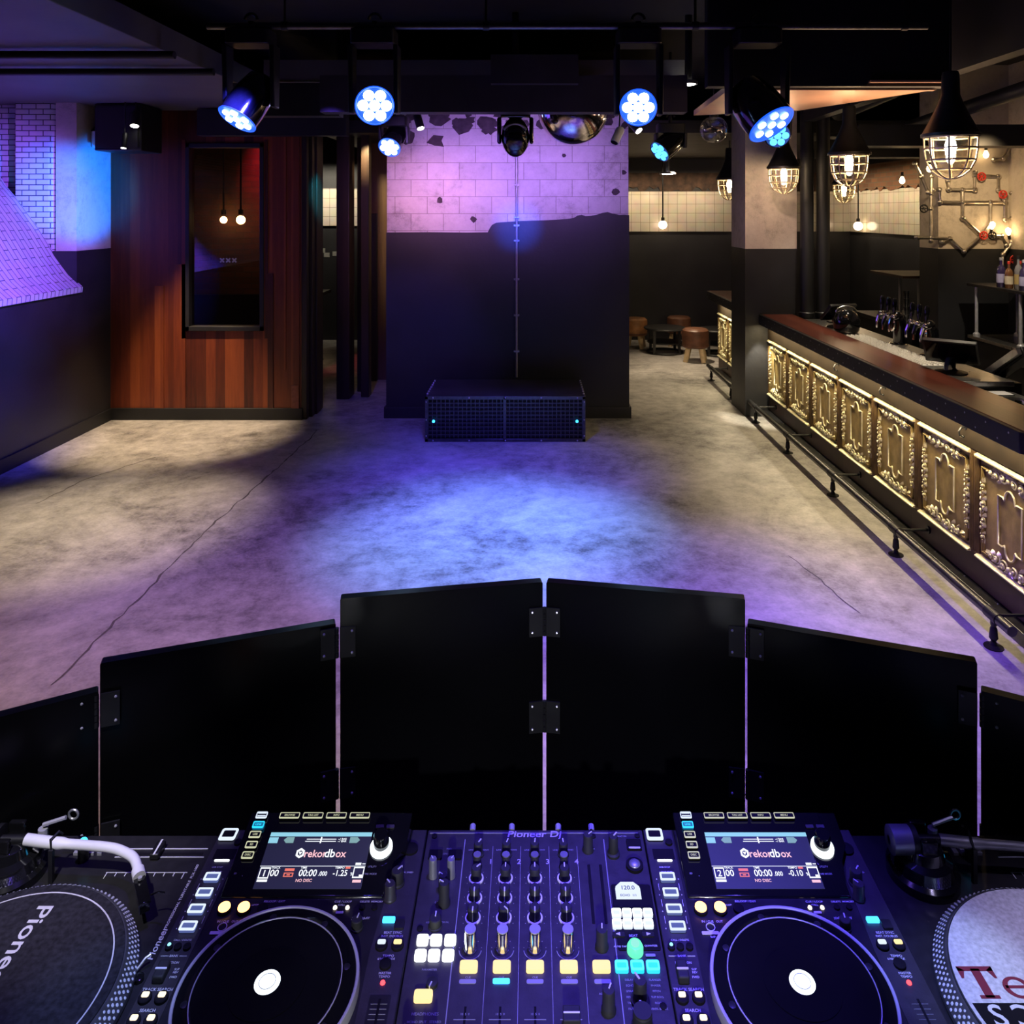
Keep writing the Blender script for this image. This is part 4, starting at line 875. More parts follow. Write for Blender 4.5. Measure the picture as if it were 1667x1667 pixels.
MB().ball(c, .128, 24, 16).build('globe', M_glass, t); MB().cyl(c + Vector((0, 0, .12)), (c.x, c.y, TOP), .006, seg=6).rev([(.04, 0), (.04, .04)], c + Vector((0, 0, .11)), seg=12).build('hanger', M_black, t)
def track_spot(p, d, label, m, r=.04, top=3.42, lit=True):
    p = Vector(p); d = Vector(d).normalized(); t = thing('track_spotlight', label, 'spotlight', (p.x, p.y, top), 'small track spotlights')
    a = p - d * .16
    MB().rev([(r * .7, 0), (r, .02), (r, .16)], a, d, 16).build('housing', m, t); MB().rev([(r * .86, 0), (r * .86, .004)], p - d * .001, d, 16).build('lens', G_spot if lit else M_gloss, t)
    MB().cyl(a + d * .05, (a.x, a.y, top), .007, seg=6).build('stem', M_black, t); return t
track_spot(px(685, 209, 7.6), (.3, -.3, -.9), 'small black track spot lit below the beam by the pier corner', M_black)
track_spot(px(1000, 232, 6.9), (-.45, -.35, -.9), 'small white cylinder spot hanging beside the mirror globe', M_white, lit=False)
track_spot(px(1040, 213, 7.2), (.5, -.45, -.7), 'small lit track spot under the seven lens stage light', M_black)
track_spot(px(219, 205, 7.85), (.1, -.35, -.95), 'lit spot standing in for a reflection on the black corner loudspeaker', M_black, .045)  # added spot whose glowing lens imitates a reflection on the gloss cabinet
track_spot(px(201, 241, 7.85), (0, -.2, -.98), 'faint track spot below the corner loudspeaker light', M_black, .028)
def downlight(p, label, r=.055):
    p = Vector(p); t = thing('downlight', label, 'downlight', p, 'recessed downlights')
    MB().rev([(r, .03), (r, 0), (r * 1.25, -.004), (r * 1.25, .02)], p, seg=24, caps=False).build('ring', M_grey, t); MB().rev([(r * .96, 0), (r * .8, -.012)], p + Vector((0, 0, .004)), seg=20).build('lamp', G_spot, t)
    MB().cyl(p + Vector((0, 0, .02)), (p.x, p.y, TOP), .03, seg=10).build('housing', M_black, t); return t
downlight(px(556, 131, 6.9), 'bright downlight left of the blazing stage light', .04); downlight(px(1121, 137, 6.5), 'white downlight in the dark ceiling between stage lights', .06); downlight(px(1087, 283, 12.0), 'small downlight far back above the tile wall', .10)
# dark pipes below the soffit
for k, (y, lb) in enumerate(((5.3, 'dark sprinkler pipe across the soffit, the nearer one'), (5.95, 'dark sprinkler pipe across the soffit, the one above the brick column'))):
    tag(MB().cyl((-4.66, y, 3.375), (-2.45, y, 3.375), .028, seg=12).build('ceiling_pipe', M_paint2), lb, 'pipe', 'pipes below the soffit')
for k, (a, bb2, r, lb) in enumerate((((3.4, 4.0, 3.62), (3.4, 8.6, 3.40), .09, 'fat dark duct pipe running along above the bar'), ((4.2, 3.6, 3.5), (4.2, 8.6, 3.25), .07, 'second dark duct pipe above the back bar'))):
    tag(MB().cyl(a, bb2, r, seg=18).build('duct_pipe', M_paint), lb, 'pipe', 'duct pipes above the bar')
# ------------------------------------------------------------------ booth: folding screen, desk, decks, mixer
t = thing('folding_screen', 'black hinged board screen curving round the front of the booth', 'screen', (0.0, 1.45, 0))
cor = [[(-1.22, 1.04), (-.853, 1.232), (-.735, 1.300)], None]
L = [((.020, 1.500), (-.358, 1.435), 1.587), ((-.364, 1.437), (-.732, 1.309), 1.541), ((-.728, 1.302), (-1.062, 1.118), 1.499)]
R = [((.026, 1.500), (.395, 1.434), 1.587), ((.397, 1.436), (.753, 1.310), 1.542), ((.752, 1.302), (1.086, 1.118), 1.500)]
for side in (L, R):
    for (a, b, zt) in side:
        A, B = Vector((*a, 0)), Vector((*b, 0)); ux = (B - A) if side is R else (A - B); o = A if side is R else B
        pl = Plane(o, ux, (0, 0, 1)); W = (B - A).length
        MB().prism(rrect(W / 2, (zt + .62) / 2, W - .004, zt - .62, .003), pl, -.009, .009).build('panel', M_screen_panel, t)
def hinge(pa, pb, z0, z1, q):
    """two leaves, knuckles and screws on the booth side of the joint"""
    (x0, y0), (x1, y1) = pa, pb; m = Vector(((x0 + x1) / 2, (y0 + y1) / 2, 0)); hb = MB()
    da, db = q
    for d, s in ((da, -1), (db, 1)):
        d = Vector((*d, 0)).normalized(); n = Vector((d.y, -d.x, 0)); n = n if n.y < 0 else -n
        hb.obox(m + d * .018 + n * .011 + Vector((0, 0, (z0 + z1) / 2)), d * .014, n * .0015, Vector((0, 0, (z1 - z0) / 2)))
    n2 = Vector((0, -1, 0)); k = 5; hh = (z1 - z0) / k
    for i in range(k): hb.cyl(m + n2 * .011 + Vector((0, 0, z0 + hh * i + .001)), m + n2 * .011 + Vector((0, 0, z0 + hh * (i + 1) - .001)), .0045, seg=8)
    h = hb.build('hinge', M_black, t)
    for d in (da, db):
        d = Vector((*d, 0)).normalized(); n = Vector((d.y, -d.x, 0)); n = n if n.y < 0 else -n
        for z in (z0 + .008, z1 - .008): MB().ball(m + d * .026 + n * .0125 + Vector((0, 0, z)), .0026, 6, 4).build('screw', M_silver, h)
dirs = lambda a, b: (b[0] - a[0], b[1] - a[1])
for S in (L, R):
    for i in (0, 1):
        hinge(S[i][1], S[i + 1][0], S[i + 1][2] - .062, S[i + 1][2] - .006, (dirs(S[i][1], S[i][0]), dirs(*S[i + 1][:2])))
        hinge(S[i][1], S[i + 1][0], 1.22, 1.275, (dirs(S[i][1], S[i][0]), dirs(*S[i + 1][:2])))
hinge(L[0][0], R[0][0], 1.485, 1.54, (dirs(*L[0][:2]), dirs(*R[0][:2]))); hinge(L[0][0], R[0][0], 1.30, 1.36, (dirs(*L[0][:2]), dirs(*R[0][:2])))
bs = MB()
for S in (L, R):
    for (a, b, zt) in S:
        for q in (a, b): bs.cyl((q[0], q[1], 0), (q[0], q[1], .625), .02, seg=10)
bs.build('foot', M_black, t)
ZD = 1.345                                             # level of the mixer and player tops
ZT = ZD - .108                                         # table
d = thing('booth_desk', 'black booth desk under the decks and mixer', 'desk', (0, .93, 0))
MB().prism([(-1.0, .60), (1.0, .60), (1.0, 1.02), (.86, 1.20), (-.86, 1.20), (-1.0, 1.02)], lambda u, v, w: Vector((u, v, w)), ZT - .03, ZT).build('tabletop', M_paint2, d, bevel=.004)
for (x, y) in ((-.9, .68), (.9, .68), (-.8, 1.12), (.8, 1.12)): MB().box(x - .03, x + .03, y - .03, y + .03, 0, ZT - .03).build('leg', M_black, d)
M_ringw = mat('white_knob_ring', (.70, .70, .72), .4, 0, .05, 20); M_rim = mat('satin_alloy_rim', (.62, .62, .64), .38, .35, .05, 20)
dk = Plane((0, 0, ZD), (1, 0, 0), (0, 1, 0))
def dp(x, y, h=HC - ZD): return ((x - CX) * h / (y - CY), FPX * h / (y - CY))
KN = {}
def knob(par, u, v, r, h, ang=90, m=None, name='knob', base=None, pl=dk, cap=None, mark=M_letter, taper=.86):
    k = MB().rev([(r, 0), (r, h * .12), (r * taper, h * .2), (r * taper * .97, h * .92), (r * taper * .85, h)], pl(u, v, 0), pl.n, 20).build(name, m or M_rubber, par)
    a = math.radians(ang); dd = Vector((math.cos(a), math.sin(a)))
    q = MB(); c = pl(u + dd.x * r * .5, v + dd.y * r * .5, h + .0003); q.obox(c, (pl.x * dd.x + pl.y * dd.y) * r * .40, (-pl.x * dd.y + pl.y * dd.x) * r * .09, pl.n * .0004)
    e = pl(u + dd.x * r * taper * .98, v + dd.y * r * taper * .98, h * .55); q.obox(e, (pl.x * dd.x + pl.y * dd.y) * .0006, (-pl.x * dd.y + pl.y * dd.x) * r * .08, pl.n * h * .42)
    q.build('pointer', mark, k)
    if cap: MB().prism(circ(u, v, r * .8, 20), pl, h, h + .0012).build('cap', cap, k)
    if base: MB().rev([(r * 1.22, 0), (r * 1.22, .0018), (r * 1.02, .0022)], pl(u, v, 0), pl.n, 26).build('base_ring', base, k)
    return k
def key(par, u, v, w, h, m, hgt=.004, name='key', outline=None, shear=0, pl=dk, w0=0, rad=None):
    k = MB().prism(rrect(u, v, w, h, rad, 3, shear), pl, w0, w0 + hgt).build(name, m, par)
    if outline:
        o, i = rrect(u, v, w, h, rad, 3, shear), rrect(u, v, w * .74, h * .58, (rad or min(w, h) * .2) * .6, 3, shear)
        ringm(MB(), pl, o, i, w0 + hgt, w0 + hgt + .0006).build('lit_edge', outline, k)
    return k
# ---------------------------------------------------------------- mixer
MX0, MX1, MY0, MY1 = -.161, .169, .782, 1.196
mx = thing('mixer', 'four channel mixer with lit keys between the two players', 'mixer', (0, .99, ZT))
MB().box(MX0, MX1, MY0, MY1, ZT + .012, ZD - .004).build('body', M_black, mx, bevel=.003)
MB().box(MX0, MX1, MY0, MY1, ZD - .004, ZD).build('faceplate', M_face, mx, bevel=.0012)
for (x, y) in ((-.14, .81), (.148, .81), (-.14, 1.17), (.148, 1.17)): MB().cyl((x, y, ZT), (x, y, ZT + .013), .014, seg=14).build('foot', M_rubber, mx)
ch = [-.0806, -.0388, .0031, .0457]; cm = .087; dv = MB()
for x in (-.1025, .108): dv.prism(rrect(x, .985, .0012, .385, .0005, 1), dk, 0, .0006)
for x in (-.0595, -.0178, .0245, .0665): dv.prism(rrect(x, .985, .0006, .36, .0002, 1), dk, 0, .0003)
dv.prism(rrect(.002, 1.1895, .32, .0012, .0005, 1), dk, 0, .0006)
dv.build('divider_line', M_letterd, mx)
tx = MB(); write(tx, dk, 'Pioneer Dj', .003, 1.1870, .0165, shear=.15, sx=1.15)
for x, s in zip(ch, '1234'): write(tx, dk, s, x + .0190, 1.137, .0120)
tx.build('lettering', mat('lilac_print', (.42, .38, .55), .5), mx)
td = MB(); random.seed(4)
for x in ch:
    for (yy, s) in ((1.158, 'LINE  USB  PHONO'), (1.121, 'TRIM'), (1.0925, 'HI'), (1.0605, 'MID'), (1.031, 'LOW'), (.9875, 'COLOR'), (.965, 'CUE'), (.921, '10  5  0')): write(td, dk, s, x, yy, .0036)
    for k in range(9): td.prism(rrect(x, .915 - .008 * k, .026, .0007, .0002, 1), dk, 0, .0004)
    for k in range(7):
        for yb2 in (1.108, 1.076, 1.046, 1.002):
            a = math.radians(210 - 40 * k); td.prism(circ(x + .0145 * math.cos(a), yb2 + .0145 * math.sin(a), .0005, 5), dk, 0, .0004)
for (u, v, s, z) in ((-.125, 1.160, 'PAD', .004), (-.125, 1.151, 'ON / OFF', .004), (-.125, 1.118, 'COMPRESSOR', .0035), (-.130, 1.07, 'LEVEL', .004), (-.128, 1.04, 'SOUND COLOR FX', .0035), (-.130, .975, 'PARAMETER', .0035), (-.128, .945, 'LINK', .0045), (-.128, .921, 'HEADPHONES', .005), (-.128, .912, 'MONO SPLIT   STEREO', .004),
                     (.136, 1.183, 'BEAT FX', .004), (cm, 1.160, 'MASTER', .0035), (cm, .96, 'BOOTH', .0035), (cm, .945, 'ASSIGN', .0035)): write(td, dk, s, u, v, z)
for k, s in enumerate(('DELAY', 'ECHO', 'SPIRAL', 'REVERB', 'TRANS', 'FILTER')): write(td, dk, s, .120, .962 - .007 * k, .0035)
for k, s in enumerate(('FLANGER', 'PHASER', 'PITCH', 'SLIP ROLL', 'ROLL', 'VINYL BRAKE')): write(td, dk, s, .152, .962 - .007 * k, .0035)
td.build('small_print', M_letterd, mx)
for i, x in enumerate(ch):
    knob(mx, x, 1.150, .0085, .018, 60 + 12 * i, name='input_selector', taper=.78)
    knob(mx, x, 1.128, .0070, .018, 90 - 25 * (i > 1) + 55 * (i == 3), name='trim_knob', cap=M_grey)
    for yy, ang in ((1.108, (45, 90, 90, 90)[i]), (1.076, 270), (1.046, (270, 315, 270, 270)[i])): knob(mx, x, yy, .0086, .017, ang, name='tone_knob', base=M_ringw)
    c = knob(mx, x, 1.002, .0090, .026, 95, m=M_chrome, name='colour_knob', cap=M_silver)
    MB().tube([dk(x + .0145 * math.cos(a), 1.002 + .0145 * math.sin(a), .0006) for a in [PI * (1.05 + .9 * k / 14) for k in range(15)]], .0005, 5).build('dial_arc', M_letterd, mx)
    key(mx, x, .9767, .0225, .0130, G_y, .005, 'cue_key', rad=.003)
    key(mx, x, .9600, .021, .0055, G_cs if i == 1 else M_letterd, .002 if i == 1 else .0008, 'assign_key', rad=.002)
    MB().box(x - .0014, x + .0014, .80, .93, ZD - .003, ZD + .0003).build('fader_slot', M_inkk, mx)
    MB().prism([(-.011, 0), (.011, 0), (.009, .017), (-.009, .017)], lambda u, v, w: Vector((x + w, u + (.905 if i == 3 else .83), ZD + .002 + v)), -.010, .010).build('fader_cap', M_rubber, mx, bevel=.001)
    MB().box(x - .0095, x + .0095, (.905 if i == 3 else .83) - .0008, (.905 if i == 3 else .83) + .0008, ZD + .019, ZD + .0197).build('fader_line', M_white, mx)
key(mx, cm, .9767, .0225, .0130, G_y, .005, 'cue_key', rad=.003); key(mx, cm, .9600, .021, .0055, M_letterd, .0008, 'assign_key', rad=.002)
knob(mx, cm - .004, 1.158, .0085, .024, 40, name='master_knob'); knob(mx, cm + .003, 1.005, .0088, .024, 85, name='balance_knob'); knob(mx, cm + .004, .925, .009, .026, 65, name='booth_knob')
for s in (-.0085, .0085):
    MB().prism(rrect(cm + .0035 + s, 1.085, .0042, .094, .001, 2), dk, -.002, .0006).build('level_meter', M_inkk, mx)
# headphone and microphone column
for (x, yy, a) in ((-.143, 1.112, 120), (-.117, 1.112, 60)): knob(mx, x, yy, .0062, .026, a, m=M_grey, name='mic_knob', taper=.95)
knob(mx, -.126, 1.090, .0075, .022, 150, name='tone_knob'); knob(mx, -.122, 1.068, .0085, .030, 150, name='tone_knob'); knob(mx, -.130, 1.035, .0095, .012, 90, name='effect_knob')
key(mx, -.144, 1.148, .020, .016, M_inkk, .003, 'mic_switch', rad=.002); key(mx, -.115, 1.148, .020, .016, M_inkk, .003, 'mic_switch', rad=.002)
MB().prism(rrect(-.130, 1.0185, .0215, .0038, .001, 2), dk, 0, .0008).build('caption_plate', M_letter, mx)
for i in range(2):
    for j in range(3):
        u, v = dp((688, 710, 733)[j] - 3.5 * i, 1533 + 25 * i); key(mx, u, v, .0150, .0135, G_w, .004, 'effect_key', rad=.003)
key(mx, dp(689, 1625)[0], dp(689, 1625)[1], .0225, .0128, G_y, .005, 'cue_key', rad=.003)
knob(mx, -.124, .955, .008, .006, 250, name='effect_knob')
knob(mx, -.118, .880, .0095, .024, 40, name='headphone_knob'); knob(mx, -.143, .880, .0085, .024, 120, name='headphone_knob')
MB().cyl((.004, .80, ZD), (.004, .80, ZD + .001), .012, seg=18).build('curve_switch', M_inkk, mx)
# effect section
MB().prism(rrect(.1385, 1.049, .0555, .098, .003), dk, 0, .0010).build('effect_plate', M_inkk, mx)
dsp = key(mx, .1345, 1.0795, .046, .036, M_inkk, .0016, 'effect_display', rad=.002)
sc = MB(); c0 = dp(1022, 1451); sc.prism([(c0[0] + a, c0[1] + b) for a, b in ((-.0175, -.0145), (.0175, -.0145), (.0175, .002), (.0165, .006), (.009, .013), (-.009, .013), (-.0165, .006), (-.0175, .002))], dk, .0016, .0021); sc.build('lit_digits_panel', G_w1, dsp)
s2 = MB(); write(s2, dk, '120.0', c0[0], c0[1] + .003, .009, .0024); write(s2, dk, 'ECHO  1/1', c0[0], c0[1] - .009, .005, .0024); s2.build('display_print', mat('display_ink', (.02, .05, .08), .6), dsp)
for j in range(4):
    for i in range(2):
        u, v = dp(1003.5 + 17 * j + 1.2 * i, 1490 + 17.6 * i); key(mx, u, v, .0128, .0120, G_w1, .004, 'beat_key', rad=.0022, outline=G_w)
u, v = dp(1034, 1549); k = MB().rev([(.0105, 0), (.0105, .006), (.0085, .010), (.006, .0105)], dk(u, v), seg=24).build('effect_on_key', G_g, mx)
MB().rev([(.0055, 0), (.0055, .0010)], dk(u, v, .0105), seg=18).build('key_top', glow('pale_green_cap', (.35, 1, .75), .9), k)
for q in (-1, 1):
    u2, v2 = dp(1031 + 24 * q, 1524); MB().prism(rrect(u2, v2, .016, .0065, .001), dk, .001, .003).build('arrow_key', M_face2, mx)
    MB().prism([(u2 + q * .0035, v2), (u2 - q * .002, v2 + .0022), (u2 - q * .002, v2 - .0022)], dk, .003, .0034).build('arrow_mark', M_letter, mx)
te = MB(); u2, v2 = dp(1031, 1525); write(te, dk, 'BEAT', u2, v2, .0050, .0014); write(te, dk, 'AUTO TAP', u2 - .019, v2 - .015, .0034, .0014); write(te, dk, 'QUANTIZE', u2 + .021, v2 - .014, .0034, .0014); te.build('effect_print', M_letter, mx)
MB().prism(rrect(dp(1059, 1557)[0], dp(1059, 1557)[1], .0125, .0036, .001), dk, .001, .0018).build('caption_plate', M_letterd, mx)
for xx in (1012, 1037.5, 1063): u, v = dp(xx, 1577); key(mx, u, v, .0165, .0130, G_c, .0045, 'frequency_key', rad=.0024, outline=G_cs)
u, v = dp(1042, 1630); knob(mx, u, v, .0115, .026, 120, name='effect_selector', taper=.72); u, v = dp(1046, 1674); knob(mx, u, v, .0135, .020, 95, name='channel_selector', cap=M_rubber)
u, v = dp(998, 1388); knob(mx, u, v - .004, .0095, .028, 50, name='cue_selector', taper=.75)
u, v = dp(1032, 1377); key(mx, u, v, .022, .019, M_inkk, .003, 'usb_socket', rad=.002); MB().prism(rrect(u, v - .007, .017, .003, .001), dk, .003, .0034).build('socket_lip', M_letter, mx)
u, v = dp(1033, 1411); MB().rev([(.0125, 0), (.0125, .004), (.010, .0045)], dk(u, v), seg=26).build('knob_collar', M_inkk, mx); MB().ball(dk(u, v, .004), .0085, 18, 10, (1, 1, .5)).build('beat_lamp', M_grey, mx)
for (x, yy) in ((-.150, 1.183), (.0925, 1.183), (.160, 1.184), (-.15, 1.031), (.157, .93)): MB().rev([(.0042, 0), (.0042, .0014), (.003, .002)], dk(x, yy), seg=12).build('screw', M_inkk, mx)
for xx in (769, 833, 909, 963): u, v = dp(xx, 1352); MB().cyl((u, 1.197, ZD - .003), (u, 1.207, ZD - .002), .0045, seg=10).build('rear_plug', M_silver, mx)
# ---------------------------------------------------------------- players
def player(X0, num, bpm, label):
    t = thing('media_player', label, 'media player', (X0 + .16, .99, ZT), 'media players beside the mixer')
    W = .3195; Y1, Y0 = 1.197, .79
    def P(u, v): return (X0 + u, v)
    MB().box(X0 + .001, X0 + W, Y0, Y1, ZT + .012, ZD - .003).build('body', M_black, t, bevel=.003)
    MB().box(X0 + .001, X0 + W, Y0, Y1, ZD - .003, ZD - .0005).build('faceplate', M_face2, t, bevel=.001)
    for (x, y) in ((.03, .82), (.29, .82), (.03, 1.17), (.29, 1.17)): MB().cyl((X0 + x, y, ZT), (X0 + x, y, ZT + .013), .016, seg=14).build('foot', M_rubber, t)
    MB().prism([P(.002, Y0 + .002), P(.040, Y0 + .002), P(.044, Y1 - .002), P(.002, Y1 - .002)], dk, -.0008, .0006).build('side_strip', M_face, t)
    MB().prism([P(.318, Y0 + .002), P(.318, Y1 - .002), P(.298, Y1 - .002), P(.296, 1.155), P(.286, 1.125), P(.279, 1.105), P(.277, 1.075), P(.272, 1.0), P(.274, Y0 + .002)], dk, -.0008, .0006).build('side_strip', M_face, t)
    # raised display unit
    D0, D1, H1 = 1.077, 1.1985, .026; tp = Plane((X0, D0, ZD), (1, 0, 0), (0, D1 - D0, H1)); Lt = math.hypot(D1 - D0, H1); T = lambda q: Lt * q
    MB().prism([(1.077, ZD - .002), (1.077, ZD + .002), (D1, ZD + H1), (D1, ZD - .002)], lambda u, v, w: Vector((X0 + w, u, v)), .047, .274).build('display_housing', M_gloss, t, bevel=.002)
    bul = [(.27, T(.08)), (.276, T(.2)), (.281, T(.4)), (.2945, T(.58)), (.2965, T(.98)), (.27, T(.98))]
    MB().prism(bul, tp, -.03, .0012).build('selector_housing', M_gloss, t, bevel=.001)
    sw, s0, s1 = .152, T(.085), T(.726); scx = .165
    scr = MB().prism([(scx - sw / 2, s0), (scx + sw / 2, s0), (scx + sw / 2, s1), (scx - sw / 2, s1)], tp, .0018, .0024).build('screen', G_scr, t)
    q = lambda a, b: (scx - sw / 2 + sw * a, s0 + (s1 - s0) * b)
    def rc(mb, a0, a1, b0, b1, w=.0026): (u0, v0), (u1, v1) = q(a0, b0), q(a1, b1); mb.prism([(u0, v0), (u1, v0), (u1, v1), (u0, v1)], tp, .0024, w)
    m = MB(); rc(m, .0, 1, .925, 1); m.build('title_bar', G_bar, scr)
    m = MB(); rc(m, .0, .09, .80, .905)
    m.build('menu_icon', G_bar, scr); m = MB(); (u, v) = q(.20, .855)
    m.prism([(u - .008, v), (u - .004, v + .0042), (u + .007, v + .0042), (u + .007, v - .0042), (u - .004, v - .0042)], tp, .0024, .0028); m.build('arrow_icon', G_teal, scr); m = MB(); (u, v) = q(.84, .855)
    m.prism([(u + .008, v), (u + .004, v + .0042), (u - .007, v + .0042), (u - .007, v - .0042), (u + .004, v - .0042)], tp, .0024, .0028); m.build('arrow_icon', G_teal, scr)
    m = MB(); rc(m, .37, .66, .868, .878); rc(m, .36, .66, .828, .838); rc(m, .505, .518, .80, .91, .0028); rc(m, 0, 1, .382, .388); write(m, tp, '--/ BAR', *q(.72, .873), .0042, .0027); write(m, tp, '--/ BAR', *q(.72, .832), .0042, .0027)
    write(m, tp, '00', *q(.155, .26), .0125, .0027); write(m, tp, '00:00', *q(.47, .26), .0130, .0027, sx=.9); write(m, tp, '.000', *q(.612, .25), .0085, .0027, sx=.85); write(m, tp, bpm, *q(.775, .26), .0115, .0027, sx=.9); write(m, tp, '%', *q(.885, .245), .006, .0027)
    write(m, tp, num, *q(.060, .255), .0125, .0027); write(m, tp, 'TRACK', *q(.155, .355), .0040, .0027); write(m, tp, 'TIME', *q(.42, .355), .0042, .0027); write(m, tp, 'TEMPO', *q(.76, .355), .0042, .0027)
    for (a, b) in ((.105, .14),): pass
    o, i = [q(*p) for p in ((.012, .17), (.108, .17), (.108, .36), (.012, .36))], [q(*p) for p in ((.020, .19), (.100, .19), (.100, .34), (.020, .34))]; ringm(m, tp, o, i, .0024, .0028)
    o, i = [q(*p) for p in ((.895, .18), (.995, .18), (.995, .37), (.895, .37))], [q(*p) for p in ((.903, .20), (.987, .20), (.987, .352), (.903, .352))]; ringm(m, tp, o, i, .0024, .0028)
    rc(m, .012, .108, .115, .155); rc(m, .90, .955, .405, .445); rc(m, .965, .995, .418, .432); rc(m, .955, .983, .205, .235, .0029)
    write(m, tp, 'db', *q(.632, .605), .0165, .0028, sx=.95)
    (u, v) = q(.345, .615); ringm(m, tp, [(u + .0068 * math.cos(PI / 6 + PI / 3 * k), v + .0072 * math.sin(PI / 6 + PI / 3 * k)) for k in range(6)], [(u + .0040 * math.cos(PI / 6 + PI / 3 * k), v + .0042 * math.sin(PI / 6 + PI / 3 * k)) for k in range(6)], .0024, .003)
    m.prism([(u - .0024, v + .0016), (u, v - .0026), (u + .0024, v + .0016)], tp, .0024, .0030); m.build('screen_text', G_txt, scr)
    m = MB(); write(m, tp, 'rekor', *q(.492, .60), .0150, .0027, sx=.95); write(m, tp, 'ox', *q(.738, .60), .0150, .0027, sx=.95); write(m, tp, 'NO DISC', *q(.45, .135), .0058, .0027); rc(m, .905, .985, .105, .150); m.build('red_text', G_pink, scr)
    m = MB(); rc(m, .245, .335, .30, .345); o, i = [q(*p) for p in ((.245, .20), (.335, .20), (.335, .27), (.245, .27))], [q(*p) for p in ((.255, .213), (.325, .213), (.325, .257), (.255, .257))]; ringm(m, tp, o, i, .0024, .0028); rc(m, .275, .305, .225, .245); rc(m, .815, .86, .34, .375); m.build('red_sign', G_redt, scr)
    # menu keys above the screen and source keys beside it
    for k, s in enumerate(('BROWSE', 'TAG LIST', 'INFO', 'MENU')):
        u = .109 + .0359 * k; kk = key(t, u, T(.925), .0305, .0090, M_inkk, .003, 'menu_key', pl=tp, w0=.0012, outline=None, rad=.0015)
        ringm(MB(), tp, rrect(u, T(.925), .0305, .0095, .0015), rrect(u, T(.925) + .0006, .0285, .0066, .0012), .0042, .0048).build('lit_edge', G_yd, kk)
        m = MB(); write(m, tp, s, u, T(.925) + .0006, .0040, .0044); m.build('key_print', G_yd, kk)
    for k, (tt, s, e) in enumerate(((.93, '', G_w1), (.81, 'LINK', G_c), (.689, 'USB', G_yd), (.567, 'SD', G_yd), (.4455, 'DISC', G_yd))):
        kk = key(t, .066, T(tt), .0170, .0100, M_inkk if k != 1 else glow('cyan_key_base', (.01, .22, .42), .7), .003, 'source_key', pl=tp, w0=.0012, rad=.0018)
        ringm(MB(), tp, rrect(.066, T(tt), .0170, .0105, .0018), rrect(.066, T(tt) + .0005, .0145, .0068, .0012), .0042, .0048).build('lit_edge', e, kk)
        m = MB()
        if s: write(m, tp, s, .066, T(tt) + .0005, .0042, .0044)
        else:
            for z in (-.001, .003): m.prism(rrect(.066, T(tt) + z, .013, .0012, .0004, 1), tp, .0042, .0047)
        m.build('key_print', e, kk)
    k = MB().rev([(.0165, 0), (.0165, .003), (.015, .0045)], tp(.2585, T(.55), .0012), tp.n, 28).build('selector_ring', glow('selector_glow', (.85, .93, 1), 2.0), t)
    MB().rev([(.0115, 0), (.0115, .016), (.0095, .020)], tp(.2585, T(.57), .004), tp.n, 24).build('selector_knob', M_gloss, k)
    for sx2 in (-.008, .008): MB().prism(rrect(.2585 + sx2, T(.80), .012, .005, .001), tp, .0012, .003).build('page_key', M_face, t)
    m = MB()
    for (tt, s) in ((.33, 'UTILITY'), (.25, 'TIME MODE'), (.16, 'AUTO CUE')): write(m, tp, s, .2585 - .012 * (1 - tt), T(tt), .0036, .0016)
    write(m, tp, 'SD', .057, T(.25), .0034, .0024); write(m, tp, '.', .068, T(.24), .008, .0024)
    m.build('housing_print', M_letterd, t)
    # jog wheel
    jx, jy = X0 + .159, .9425
    MB().rev([(.1105, -.001), (.1105, .006), (.1095, .0125), (.1085, .0132), (.1065, .0132), (.1055, .012)], (jx, jy, ZD), seg=96, caps=False).build('jog_rim', M_rim, t)
    MB().rev([(.1060, .004), (.1055, .0118), (.0985, .0118), (.090, .0140), (.0885, .0148), (.088, .0142)], (jx, jy, ZD), seg=96, caps=True).build('jog_dish', M_gloss, t)
    tpz = MB().rev([(.0875, .014), (.0865, .0156), (.030, .0160), (.002, .0160)], (jx, jy, ZD), seg=72).build('jog_plate', M_gloss, t)
    MB().tube([(jx + .0885 * math.cos(2 * PI * k / 72), jy + .0885 * math.sin(2 * PI * k / 72), ZD + .0150) for k in range(72)], .0008, 5, True).build('plate_edge', M_rim, tpz)
    MB().rev([(.046, 0), (.046, .0008), (.044, .0010)], (jx, jy, ZD + .0160), seg=48).build('centre_cover', M_gloss, t)
    dd = MB().rev([(.0155, 0), (.0150, .0012)], (jx, jy, ZD + .0168), seg=32).build('jog_display', G_jog, t)
    MB().tube([(jx + .0098 * math.cos(2 * PI * k / 28), jy + .0098 * math.sin(2 * PI * k / 28), ZD + .0183) for k in range(28)], .0004, 5, True).build('display_ring', mat('display_grey_ring', (.3, .36, .4), .6), dd)
    # finger bowls round the dish
    for k in range(8):
        a = 2 * PI * k / 8 + .25; MB().rev([(.0042, 0), (.0046, .0006), (.003, .001)], (jx + .094 * math.cos(a), jy + .094 * math.sin(a), ZD + .0130), seg=14).build('finger_dimple', M_face2, t)
    # hot cue keys, usb socket, bank lamps
    tx = MB()
